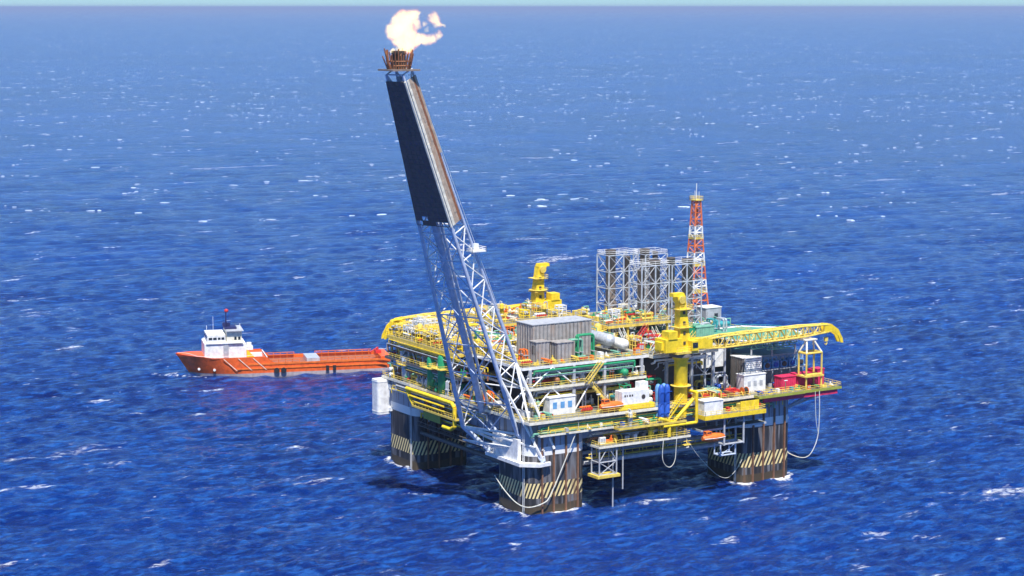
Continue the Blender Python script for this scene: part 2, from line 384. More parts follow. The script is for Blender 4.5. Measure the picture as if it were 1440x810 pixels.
# ---------------- the platform: hull, columns, decks ----------------
plat = thing('oil_platform', 'semi-submersible oil platform on four dark columns with yellow-edged decks', 'oil platform', (33, 29, 0))
def rrect(cx, cy, h, r, n=5):
    p = []
    for sx_, sy_, a0 in ((1, 1, 0), (-1, 1, 90), (-1, -1, 180), (1, -1, 270)):
        for k in range(n + 1):
            a = R(a0 + 90 * k / n); p.append((cx + sx_ * (h - r) + r * math.cos(a), cy + sy_ * (h - r) + r * math.sin(a)))
    return p
for (cx, cy) in ((0, 0), (66, 0), (0, 58), (66, 58)):
    mb = MB(); mb.prism(rrect(cx, cy, 8.5, 3.2), -12, 23.4)
    col = mb.build('column', 'column', plat)
    for side in ((0, -1),):
        for t in (-5, -1.6, 2, 5.5):
            f = MB()
            if side[1]: f.box(cx + t - .2, cx + t + .2, cy - 8.95, cy - 8.4, -5, 19.5)
            else: f.box(cx - 9.0, cx - 8.4, cy + t - .35, cy + t + .35, -5, 19.5)
            f.build('fender', 'fender_rust', col)
    lad = MB()
    for dx in (-.3, .3): lad.tube((cx - 8.8 , cy - 6 + dx, 0), (cx - 8.8, cy - 6 + dx, 22), .08, 4)
    lad.build('ladder', 'white', col)
# submerged pontoons joining the columns
for bx in ((-7, 73, -7, 7), (-7, 73, 51, 65)):
    MB().box(*bx, -26, -13).build('pontoon', 'dark', plat)
# deck box with its bulkheads
mb = MB(); mb.m(0); mb.box(-6.5, 73, -6.5, 65, 17.6, 23.7)
for x in np.arange(-4, 72, 4.0): mb.m(0).box(x - .12, x + .12, -6.75, -6.5, 17.7, 23.6)
for y in np.arange(-4, 64, 4.0): mb.m(0).box(-6.75, -6.5, y - .12, y + .12, 17.7, 23.6)
mb.build('deck_box', 'blue_grey', plat)
mb = MB()   # underside girders
for y in np.arange(-5, 64, 7.0): mb.box(-6, 72, y - .3, y + .3, 16.2, 17.6)
for x in np.arange(-5, 72, 7.7): mb.box(x - .3, x + .3, -6, 64, 16.4, 17.6)
mb.build('girder', 'mid_dark', plat)
# main deck with its yellow edge beam
def deck(name, x0, x1, y0, y1, z, edge='yellow', th=.35, mat_='deck', rails=(1, 1, 1, 1), parent=plat, rc='yellow', step=1.8):
    d = MB().box(x0, x1, y0, y1, z - .12, z).build(name, mat_, parent)
    e = MB()
    for a in ((x0 - .15, x1 + .15, y0 - .15, y0, z - th - .12, z + .06), (x0 - .15, x1 + .15, y1, y1 + .15, z - th - .12, z + .06),
              (x0 - .15, x0, y0, y1, z - th - .12, z + .06), (x1, x1 + .15, y0, y1, z - th - .12, z + .06)): e.box(*a)
    for x in np.arange(x0 + 2, x1 - 1, 3.5): e.box(x - .12, x + .12, y0 + .01, y1 - .01, z - th - .1, z - .13)
    e.build('edge_beam', edge, d)
    pts = [(x0, y0, z), (x1, y0, z), (x1, y1, z), (x0, y1, z), (x0, y0, z)]
    r_ = MB(); any_ = False
    for k in range(4):
        if rails[k]: rail_mb(r_, pts[k:k + 2], step=step); any_ = True
    if any_: r_.build('railing', rc, d)
    return d
deck('main_deck', -9.5, 75, -10, 67, 24, edge='cream', th=.5, rails=(1, 1, 1, 1))
deck('right_deck', 75.3, 88, -12, 20, 24, edge='olive', th=.5)
deck('right_deck', 60, 75, -12.4, -10.3, 24.0, edge='olive', th=.5, rails=(1, 0, 0, 0))
mb = MB()
for y in (-11.5, -7, -2, 4): mb.box(62, 87, y - .25, y + .25, 22.1, 23.3)
for x in (64, 70, 76, 82, 86.5): mb.box(x - .25, x + .25, -11.8, 6, 22.2, 23.2)
mb.build('outrigger_beam', 'crimson', plat)
mb = MB()
for x in (76, 82): mb.tube((74.3, -6, 18.5), (x + 4, -9, 22.3), .3); mb.tube((74.3, 0, 17.5), (x + 4, 0, 22.3), .3)
mb.build('strut', 'grey', plat)
# walkways on the column flanks
deck('walkway', -6.5, 15, -10.3, -8.9, 20.6, edge='cream', th=.3, rails=(1, 1, 0, 1), step=2.2)
deck('walkway', 41, 60.5, -14.2, -9.0, 21.0, edge='bright_yellow', th=.9, rails=(1, 1, 0, 1))
deck('walkway', 9.5, 37.5, -12.4, -7.2, 16.3, edge='cream', th=.35, rails=(1, 1, 0, 1))
deck('walkway', 41, 62, -12.5, -8.9, 24.0 - 6.9, edge='grey', th=.3, rails=(0, 0, 0, 0))
# hanging service basket below the balcony
mb = MB()
for x in (9.8, 15): 
    for y in (-12, -8.5): mb.tube((x, y, 16), (x, y, 8.3), .2)
for z in (12.2, 9): mb.path([(9.8, -12, z), (15, -12, z), (15, -8.5, z), (9.8, -8.5, z), (9.8, -12, z)], .16)
mb.path([(9.8, -12, 9), (15, -12, 12.2)], .12).path([(15, -12, 9), (9.8, -12, 12.2)], .12); mb.path([(9.8, -12, 12.3), (12.4, -12, 16), (15, -12, 12.3)], .12)
fr = mb.build('hanging_frame', 'grey', plat)
MB().box(9, 15.8, -12.6, -8, 8.2, 8.9).build('platform_floor', 'yellow', fr)
# catwalk slung between the front columns, with pipes
mb = MB(); mb.box(8.8, 57.2, -8.6, -7.2, 12.6, 12.8)
for z in (12.7, 13.8): mb.tube((8.8, -8.6, z), (57.2, -8.6, z), .10, 4)
for x in np.arange(9, 57, 2.2): mb.tube((x, -8.6, 12.7), (x, -8.6, 13.8), .06, 4); 
for x in np.arange(12, 56, 7.0): mb.tube((x, -7.9, 12.7), (x, -6.4, 17.6), .14, 4)
mb.build('catwalk', 'yellow', plat)
mb = MB(); mb.tube((8.8, -6, 11.2), (57.2, -6, 11.2), .65, 10); mb.tube((8.8, -4, 13.2), (57.2, -4, 13.2), .5, 10); mb.build('cross_pipe', 'grey', plat)
mb = MB(); mb.box(-8.6, -7.2, 8.8, 49.2, 13.0, 13.2)
for z in (13.1, 14.2): mb.tube((-8.6, 8.8, z), (-8.6, 49.2, z), .10, 4)
for y in np.arange(9, 49, 2.2): mb.tube((-8.6, y, 13.1), (-8.6, y, 14.2), .06, 4)
for y in np.arange(10, 48, 5.0): mb.tube((-8.0, y, 13), (-6.4, y + 4, 17.6), .16, 4); mb.tube((-8.0, y + 4, 13), (-6.4, y, 17.6), .16, 4)
mb.build('catwalk', 'mid_dark', plat)
mb = MB(); mb.tube((-6.5, 8, 10.5), (-6.5, 50, 10.5), .6, 8); mb.tube((-5, 8, 14.6), (-5, 50, 14.6), .6, 8); mb.build('cross_pipe', 'mid_dark', plat)
# white-and-grey box tank on the outer face of the left column
mb = MB(); mb.prism(rrect(-10.3, 66.2, 2.1, .9), 13.6, 23.2)
for z in (14.2, 22.6): mb.prism(rrect(-10.3, 66.2, 2.17, .9), z, z + .2)
mb.box(-9.2, -7.5, 63, 65.5, 14.5, 15.5).box(-9.2, -7.5, 63, 65.5, 21, 22)
mb.build('caisson', 'white', plat)
# corner plating, A side yellow big pipe run below deck
mb = MB()
mb.path([(-10.6, 51, 23.0), (-10.6, 26.5, 23.0), (-10.6, 25, 22), (-10.6, 25, 17), (-10.6, 27, 16), (-10.6, 31, 16)], .55, 8)
mb.path([(-10.4, 51, 23), (-10.4, 49.5, 21), (-10.4, 47, 18.8)], .6, 8); mb.path([(-10.9, 49, 21.5), (-10.9, 30, 21.5)], .25, 6)
mb.path([(-10.9, 46, 20.2), (-10.9, 30, 20.2)], .22, 6)
mb.build('big_pipe', 'bright_yellow', plat)
MB().box(-9.6, -9.2, 34.5, 43.5, 16.0, 19.0).build('side_panel', 'olive', plat)
deck('walkway', -11, -6.8, 24, 47, 19.2, edge='yellow', rails=(0, 0, 0, 1))

# upper decks, their posts and braces, and dark filler for the shaded interior
deck('middle_deck', -5.5, 30, -3.2, 22, 31, edge='cream', th=.45, rails=(1, 0, 0, 1), step=2.4)
deck('top_deck', -7, 31, -2.6, 26, 36.3, edge='white', th=.5, rails=(1, 0, 0, 1), step=2)
deck('top_deck', 31.3, 52, -4.5, 66, 36.3, edge='cream', th=.6, rails=(1, 0, 1, 0), step=2)
deck('top_deck', -9, 31, 27, 66, 35.6, edge='yellow', th=.7, rails=(0, 0, 1, 1), step=1.6)
deck('middle_deck', -9, 20, 24, 66, 29.6, edge='mid_dark', th=.5, rails=(0, 0, 0, 1), step=2)
deck('top_deck', 52.3, 76, 12, 66, 36.3, edge='grey', th=.6, rails=(0, 1, 0, 0), step=2)
mb = MB()
for x in (-4.8, 8.2, 17.5, 29): 
    for y in (-2.6, 9, 20): MB().box(x - .35, x + .35, y - .35, y + .35, 24, 35.7).build('deck_post', 'grey', plat)
for x in (36, 44, 51): 
    for y in (-3.9, 20, 45): MB().box(x - .35, x + .35, y - .35, y + .35, 24, 35.7).build('deck_post', 'grey', plat)
for y in (30, 38, 46, 54, 64): MB().box(-8.4, -7.8, y - .3, y + .3, 24, 34.9).build('deck_post', 'grey', plat)
for x0, x1, z0, z1 in ((-4.5, 1.8, 24.2, 30.6), (8.0, 1.8, 24.2, 30.6), (-4.5, 1.8, 31, 35.8), (8, 1.8, 31, 35.8), (8.5, 13, 24.2, 30.6), (13, 17.3, 31, 35.8)):
    MB().tube((x0, -2.7, z0), (x1, -2.7, z1), .2, 5).build('deck_brace', 'white', plat)
for y0, y1 in ((30, 38), (46, 38), (46, 54), (64, 54)): MB().tube((-8.1, y0, 24.2), (-8.1, y1, 34.8), .17, 5).build('deck_brace', 'white', plat)
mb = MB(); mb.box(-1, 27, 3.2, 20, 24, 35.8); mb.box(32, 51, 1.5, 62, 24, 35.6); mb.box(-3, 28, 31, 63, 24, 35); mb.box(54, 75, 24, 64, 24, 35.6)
mb.build('shade_filler', 'dark', plat)  # added dark boxes stand in for the shade between the open decks
# pipe runs slung under the deck edges
pk = random.Random(11)
for (x0, x1, y, z) in ((-6, 30, -2.9, 35.2), (-5, 29, -2.2, 30.0), (-8, 70, -9.6, 22.6), (9, 37, -8.3, 19.0), (32, 51, -4.2, 34.9), (16, 37, -9.4, 18.2)):
    for k in range(5):
        a = x0 + pk.uniform(0, 5); b = x1 - pk.uniform(0, 6); zz = z - .42 * k; yy = y + .28 * (k % 3); r_ = pk.choice((.1, .14, .2, .26)); dn = pk.uniform(.8, 2.4)
        MB().path([(a, yy + 1.5, zz - dn), (a, yy, zz - dn * .5), (a, yy, zz), (b, yy, zz), (b, yy, zz - dn)], r_, 6).build('pipe_run', pk.choice(['yellow', 'bright_yellow', 'silver', 'green', 'cream', 'rust', 'grey', 'white', 'pale_green']), plat)
for (y0, y1, x, z) in ((10, 65, -9.3, 34.6), (26, 65, -8.8, 28.8), (8, 64, -9.8, 22.6), (12, 48, -8.4, 18.2)):
    for k in range(5):
        a = y0 + pk.uniform(0, 6); b = y1 - pk.uniform(0, 6); zz = z - .42 * k; xx = x + .28 * (k % 3); r_ = pk.choice((.1, .14, .2, .24)); dn = pk.uniform(.8, 2.4)
        MB().path([(xx, a, zz - dn), (xx, a, zz), (xx, b, zz), (xx, b, zz - dn)], r_, 6).build('pipe_run', pk.choice(['yellow', 'bright_yellow', 'silver', 'green', 'cream', 'rust', 'grey']), plat)
# raised central deck
deck('raised_deck', 30, 50, 14, 36, 41.5, edge='yellow', th=.5, rails=(1, 1, 0, 1), step=1.4)
deck('raised_deck', 12, 36, 40, 62, 40, edge='yellow', th=.5, rails=(1, 1, 0, 1), step=1.4)
mb = MB()
for x in (30.6, 36.5, 43, 49.4):
    for y in (14.5, 25, 35.5): MB().box(x - .25, x + .25, y - .25, y + .25, 36.3, 41.2).build('deck_post', 'yellow', plat)
for x in (12.6, 20, 28, 35.4):
    for y in (40.6, 61.4): MB().box(x - .25, x + .25, y - .25, y + .25, 35.6, 39.6).build('deck_post', 'yellow', plat)

# ---------------- flare boom ----------------
hd = Vector((-0.917, -0.399, 0)); F1 = Vector((-12.2, 4.4, 20.0))
TIP = F1 + hd * 37.36 + Vector((0, 0, 89.6))
ax = (TIP - F1).normalized(); sd = ax.cross(Vector((0, 0, 1))).normalized()     # sideways
if sd.dot(Vector((1, -1, 0))) < 0: sd = -sd                                      # towards picture right
up = sd.cross(ax).normalized()
if up.z < 0: up = -up                                                            # away from the underside
def bw(t): return 16.8 - 12.0 * t
def bdp(t): return 8.6 - 6.6 * t if t < .6 else 4.64 - 2.8 * (t - .6)
def bn(t, i):
    c = F1.lerp(TIP, t); w_ = bw(t) / 2
    x_, y_ = ((-1, 0), (1, 0), (1, 1), (-1, 1))[i % 4]
    return c + sd * x_ * w_ + up * y_ * bdp(t)
boom = thing('flare_boom', 'tall blue-grey lattice flare boom leaning out with dark heat shields', 'flare boom', tuple(F1))
T = [0, .085, .17, .255, .34, .42, .50, .575, .65, .72, .79, .86, .93, 1.0]
footL = Vector((-8.8, 8.5, 12.8)); footR = Vector((-4.8, -9.2, 13.6)); footBL = Vector((-8.8, 6.5, 19.0)); footBR = Vector((-7.2, -8.9, 17.5))
for i in range(4):
    mb = MB(); rr_ = (.62, .62, .5, .5)[i]
    for a, b in zip(T, T[1:]): mb.tube(bn(a, i), bn(b, i), rr_ * (1 - .5 * a), 8, r2=rr_ * (1 - .5 * b))
    f_ = (footL, footR, footR, footBL)[i]
    mb.tube(bn(0, i), f_, rr_, 8)
    mb.build('chord', 'boom_blue', boom)
def braces(name, quads, r, m_):
    mb = MB()
    for p, q in quads: mb.tube(p, q, r, 5, caps=False)
    mb.build(name, m_, boom)
for i in range(4):
    q = [(bn(t, i), bn(t, i + 1)) for t in T]
    for k, (a, b) in enumerate(zip(T, T[1:])):
        mdp = bn(a, i).lerp(bn(a, i + 1), .5); mdb = bn(b, i).lerp(bn(b, i + 1), .5)
        if i in (0, 2):
            if k % 2: q += [(bn(a, i), mdb), (bn(a, i + 1), mdb)]
            else: q += [(mdp, bn(b, i)), (mdp, bn(b, i + 1))]
        else:
            q += [(bn(a, i), bn(b, i + 1)), (bn(a, i + 1), bn(b, i))] if k < 7 else [(bn(a, i), bn(b, i + 1))]
    braces('brace', q, .17, 'white' if i != 0 else 'boom_blue')
# right-hand splay legs and base trusses at the column
q = [(bn(0.17, 1), footR), (bn(0.17, 2), footBR), (bn(0.17, 2), footR + Vector((3, 0, 3))), (footL, footR), (footL + Vector((0, 0, 3)), footR + Vector((0, 0, 3))),
     (bn(0, 0), bn(0, 1)), (footL, bn(0, 1)), (footR, bn(0, 0)), (footBL, bn(0, 1)), (footBR, bn(0, 0)), (footBL, footBR)]
braces('base_strut', q, .33, 'white')
mb = MB()
for k in range(7):
    a = footL.lerp(footR, k / 6); b = bn(0, 0).lerp(bn(0, 1), k / 6) - Vector((0, 0, 3.4)); mb.tube(a + Vector((0, 0, 1.2)), b, .2, 5)
for t in (.15, .45, .75, 1): 
    a = footL.lerp(bn(0, 0) - Vector((0, 0, 3.4)), t); b = footR.lerp(bn(0, 1) - Vector((0, 0, 3.4)), t); mb.tube(a + Vector((0, 0, 1.2 * (1 - t))), b + Vector((0, 0, 1.2 * (1 - t))), .22, 5)
mb.build('base_truss', 'white', boom)
# plated pedestal shoe wrapping the column corner
mb = MB(); mb.prism([(-8.9, 9.5), (-8.9, -6), (-6, -8.9), (-3, -8.9), (-3, -9.6), (-6.6, -10.2), (-10.6, -7), (-10.6, 9.5)], 12.6, 13.5)
mb.prism([(-8.9, 7), (-8.9, -5), (-9.9, -5), (-9.9, 7)], 13.5, 19.0)
mb.build('base_plate', 'white', boom)
# flare gas pipes up the back-left
p0 = bn(0, 3) + up * -1.6 + sd * 1.6; p1 = bn(.98, 3) + sd * 1.2 - up * .8
MB().tube(p0, p1, .95, 10, r2=.75).build('gas_pipe', 'boom_blue', boom)
p2 = bn(0, 3) - up * 1.8 + sd * 4.0; p3 = bn(.98, 3) + sd * 2.4 - up * .8
MB().tube(p2, p3, .4, 8).build('gas_pipe', 'silver', boom)
mb = MB(); mb.path([p0, Vector((-9, 10, 25)), Vector((-2, 12, 25))], .8, 8); mb.build('gas_pipe', 'grey', boom)
# access ladder way
mb = MB()
for k in range(60):
    t = k / 60; c_ = bn(t, 2) - sd * 1.0 + up * .1; mb.box(c_.x - .45, c_.x + .45, c_.y - .3, c_.y + .3, c_.z - .05, c_.z + .05)
mb.tube(bn(0, 2) - sd * .6 + up * 1, bn(.98, 2) - sd * .6 + up * 1, .07, 4)
mb.build('ladder', 'white', boom)
# intermediate platform
c_ = bn(.50, 2); mb = MB(); mb.box(c_.x - 1.6, c_.x + 2.2, c_.y - 1.8, c_.y + 1.6, c_.z, c_.z + .3)
rail_mb(mb, [(c_.x - 1.6, c_.y - 1.8, c_.z), (c_.x + 2.2, c_.y - 1.8, c_.z), (c_.x + 2.2, c_.y + 1.6, c_.z), (c_.x - 1.6, c_.y + 1.6, c_.z), (c_.x - 1.6, c_.y - 1.8, c_.z)])
mb.box(c_.x - .4, c_.x + .8, c_.y - .6, c_.y + .6, c_.z + .3, c_.z + 1.9); mb.build('rest_platform', 'white', boom)
# heat shields: many overlapping sheets, front (underside) and right side
def shield(i, j, t0, t1, off, rows, m_, name):
    mb = MB(); pr = random.Random(3)
    nrm = (-up if i == 0 else sd)
    for k in range(rows):
        a = t0 + (t1 - t0) * k / rows; b = t0 + (t1 - t0) * (k + 1) / rows
        for c in range(5):
            if i == 0 and k < 5 and pr.random() < .34 - .06 * k: continue
            if i == 1 and c == 4 and k < 14: continue
            if i == 1: mb.m((0, 1, 1, 2, 1)[c])
            f0 = c / 5; f1 = (c + .985) / 5; o_ = off + pr.random() * .07
            P_ = [bn(a + (b - a) * .02, i).lerp(bn(a + (b - a) * .02, j), f0), bn(a, i).lerp(bn(a, j), f1), bn(b, i).lerp(bn(b, j), f1), bn(b, i).lerp(bn(b, j), f0)]
            v = [p + nrm * o_ for p in P_] + [p + nrm * (o_ + .12) for p in P_]
            mb.add(v, [(0, 1, 2, 3), (7, 6, 5, 4), (0, 4, 5, 1), (1, 5, 6, 2), (2, 6, 7, 3), (3, 7, 4, 0)])
    mb.build(name, m_, boom)
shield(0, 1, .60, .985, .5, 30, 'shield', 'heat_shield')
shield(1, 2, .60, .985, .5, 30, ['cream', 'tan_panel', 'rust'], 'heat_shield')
mb = MB()
for k in range(31):
    t_ = .60 + .385 * k / 30; mb.tube(bn(t_, 0) - up * .68, bn(t_, 1) - up * .68, .09, 4)
for k in range(6): mb.tube(bn(.60, 0).lerp(bn(.60, 1), k / 5) - up * .66, bn(.985, 0).lerp(bn(.985, 1), k / 5) - up * .66, .10, 4)
mb.build('shield_rib', 'mid_dark', boom)
mb = MB(); mb.tube(bn(.60, 1) + sd * .5 - up * .6, bn(.985, 1) + sd * .5 - up * .6, .3, 6); mb.build('shield_trim', 'cream', boom)
# burner platform and tips
tc = (bn(1, 0) + bn(1, 2)) / 2; tz = tc.z
mb = MB(); mb.box(tc.x - 3.6, tc.x + 3.6, tc.y - 3.6, tc.y + 3.6, tz + .2, tz + .6); bp_ = mb.build('burner_platform', 'stack_brown', boom)
mb = MB(); pr = random.Random(5)
for k in range(30):
    a = 2 * math.pi * k / 30; r0 = 2.6; dz = pr.uniform(3.6, 5.4); x_, y_ = tc.x + r0 * math.cos(a), tc.y + r0 * math.sin(a); o_ = pr.uniform(.3, 1.3)
    mb.tube((x_, y_, tz + .6), (x_ + o_ * math.cos(a), y_ + o_ * math.sin(a), tz + dz), .16, 5)
for z in (1.4, 2.4): 
    pts = [(tc.x + (2.7 + z * .1) * math.cos(2 * math.pi * k / 16), tc.y + (2.7 + z * .1) * math.sin(2 * math.pi * k / 16), tz + z) for k in range(17)]; mb.path(pts, .14, 4)
mb.build('burner_ring', 'rust', boom)
mb = MB()
for k in range(9):
    a = 2 * math.pi * k / 9; x_, y_ = tc.x + 1.3 * math.cos(a), tc.y + 1.3 * math.sin(a); mb.lathe((x_, y_, tz + .6), [(.3, 0), (.3, 3.2), (.5, 3.6), (.42, 4.2)], 8)
mb.build('burner_tip', 'dark', boom)

# ---------------- flame ----------------
def flame():
    m = bpy.data.materials.new('flame'); m.use_nodes = True; n = m.node_tree; n.nodes.clear(); L = n.links; M['flame'] = m
    rt = cam.matrix_basis.to_3x3() @ Vector((1, 0, 0)); wind = Vector((rt.x, rt.y, 0)).normalized(); c0 = Vector((tc.x, tc.y, tz + 5))
    lat = wind.cross(Vector((0, 0, 1)))
    import bmesh
    from mathutils import noise as ns
    pr = random.Random(12); blobs = []
    # along-wind offset, height, radius
    for (x_, z_, r_) in ((0.2, .3, 1.1), (.9, 1.0, 1.5), (-1.6, .3, .7), (2.0, 2.2, 1.7), (-.5, 3.2, 1.7), (-1.2, 5.0, 2.1), (.4, 5.6, 2.6), (1.8, 4.4, 1.9), (3.6, 2.9, 1.6), (5.2, 3.0, 1.4), (6.6, 3.2, 1.2), (.8, 8.0, 2.3), (2.4, 8.6, 1.8), (-.4, 7.2, 1.7), (3.4, 6.6, 1.0), (7.2, 8.4, 1.4), (8.0, 6.9, 1.0), (5.2, 7.0, .6), (8.0, 4.2, .8), (5.8, 5.6, .45), (9.3, 6.4, .5), (-2.4, 6, .8), (-2.6, 3.8, .6), (3.9, 9.2, .5), (6.0, 9.3, .4)):
        blobs.append((c0 + wind * (x_ * 1.06 + .5) + Vector((0, 0, z_ * .93 - .5)) + lat * pr.uniform(-.8, .8), r_))
    bm = bmesh.new()
    for c, r_ in blobs:
        b2 = bmesh.ops.create_icosphere(bm, subdivisions=3, radius=1)
        for v in b2['verts']:
            p = v.co.copy(); v.co = c + p * (r_ * 1.12 + .3) * (1 + .15 * ns.noise((p * r_ + c) * .9)) - c0
    me = bpy.data.meshes.new('flame'); bm.to_mesh(me); bm.free(); me.materials.append(m)
    o = bpy.data.objects.new('gas_flame', me); C.objects.link(o); o.location = c0
    md = o.modifiers.new('remesh', 'REMESH'); md.mode = 'VOXEL'; md.voxel_size = 0.25
    o['label'] = 'billowing white-yellow gas flame burning above the tip of the flare boom'; o['category'] = 'flame'
    # turbulent field of glowing gas
    out = nn(n, 'ShaderNodeOutputMaterial'); g = nn(n, 'ShaderNodeNewGeometry')
    tx = nn(n, 'ShaderNodeTexNoise'); tx.inputs['Scale'].default_value = .42; tx.inputs['Detail'].default_value = 5; tx.inputs['Roughness'].default_value = .6; L.new(g.outputs['Position'], tx.inputs['Vector'])
    sb = nn(n, 'ShaderNodeVectorMath', operation='SUBTRACT'); sb.inputs[1].default_value = (.5, .5, .5); L.new(tx.outputs['Color'], sb.inputs[0])
    sc2 = nn(n, 'ShaderNodeVectorMath', operation='MULTIPLY_ADD'); sc2.inputs[1].default_value = (3.4, 3.4, 3.4); L.new(sb.outputs[0], sc2.inputs[0]); L.new(g.outputs['Position'], sc2.inputs[2])
    acc = None
    for c, r_ in blobs:
        d_ = nn(n, 'ShaderNodeVectorMath', operation='DISTANCE'); L.new(sc2.outputs[0], d_.inputs[0]); d_.inputs[1].default_value = tuple(c)
        q = nn(n, 'ShaderNodeMath', operation='MULTIPLY_ADD'); L.new(d_.outputs['Value'], q.inputs[0]); q.inputs[1].default_value = -1 / r_; q.inputs[2].default_value = 1.18
        if acc is None: acc = q.outputs[0]
        else:
            mxx = nn(n, 'ShaderNodeMath', operation='MAXIMUM'); L.new(acc, mxx.inputs[0]); L.new(q.outputs[0], mxx.inputs[1]); acc = mxx.outputs[0]
    st = ramp(n, [(0.0, 0.0), (0.16, 0.35), (0.45, 1.0)]); L.new(acc, st.inputs[0])
    cl = ramp(n, [(0.0, (1.0, 0.30, 0.13)), (0.26, (1.0, 0.55, 0.32)), (0.55, (1, 0.84, 0.42))]); cm = nn(n, 'ShaderNodeMath', operation='MULTIPLY_ADD'); cm.inputs[1].default_value = 1.5; L.new(tx.outputs[0], cm.inputs[0]); cs_ = nn(n, 'ShaderNodeMath', operation='SUBTRACT'); cs_.inputs[1].default_value = .72; L.new(acc, cs_.inputs[0]); L.new(cs_.outputs[0], cm.inputs[2]); L.new(cm.outputs[0], cl.inputs[0])
    em = nn(n, 'ShaderNodeEmission'); L.new(cl.outputs[0], em.inputs[0])
    ms = nn(n, 'ShaderNodeMath', operation='MULTIPLY'); ms.inputs[1].default_value = 0.52; L.new(st.outputs[0], ms.inputs[0]); L.new(ms.outputs[0], em.inputs[1])
    ab = nn(n, 'ShaderNodeVolumeAbsorption'); ab.inputs[0].default_value = (.3, .25, .2, 1); am = nn(n, 'ShaderNodeMath', operation='MULTIPLY'); am.inputs[1].default_value = .35; L.new(st.outputs[0], am.inputs[0]); L.new(am.outputs[0], ab.inputs['Density'])
    ad_ = nn(n, 'ShaderNodeAddShader'); L.new(em.outputs[0], ad_.inputs[0]); L.new(ab.outputs[0], ad_.inputs[1]); L.new(ad_.outputs[0], out.inputs['Volume'])
    try: m.cycles.volume_step_rate = 0.2
    except Exception: pass
flame()

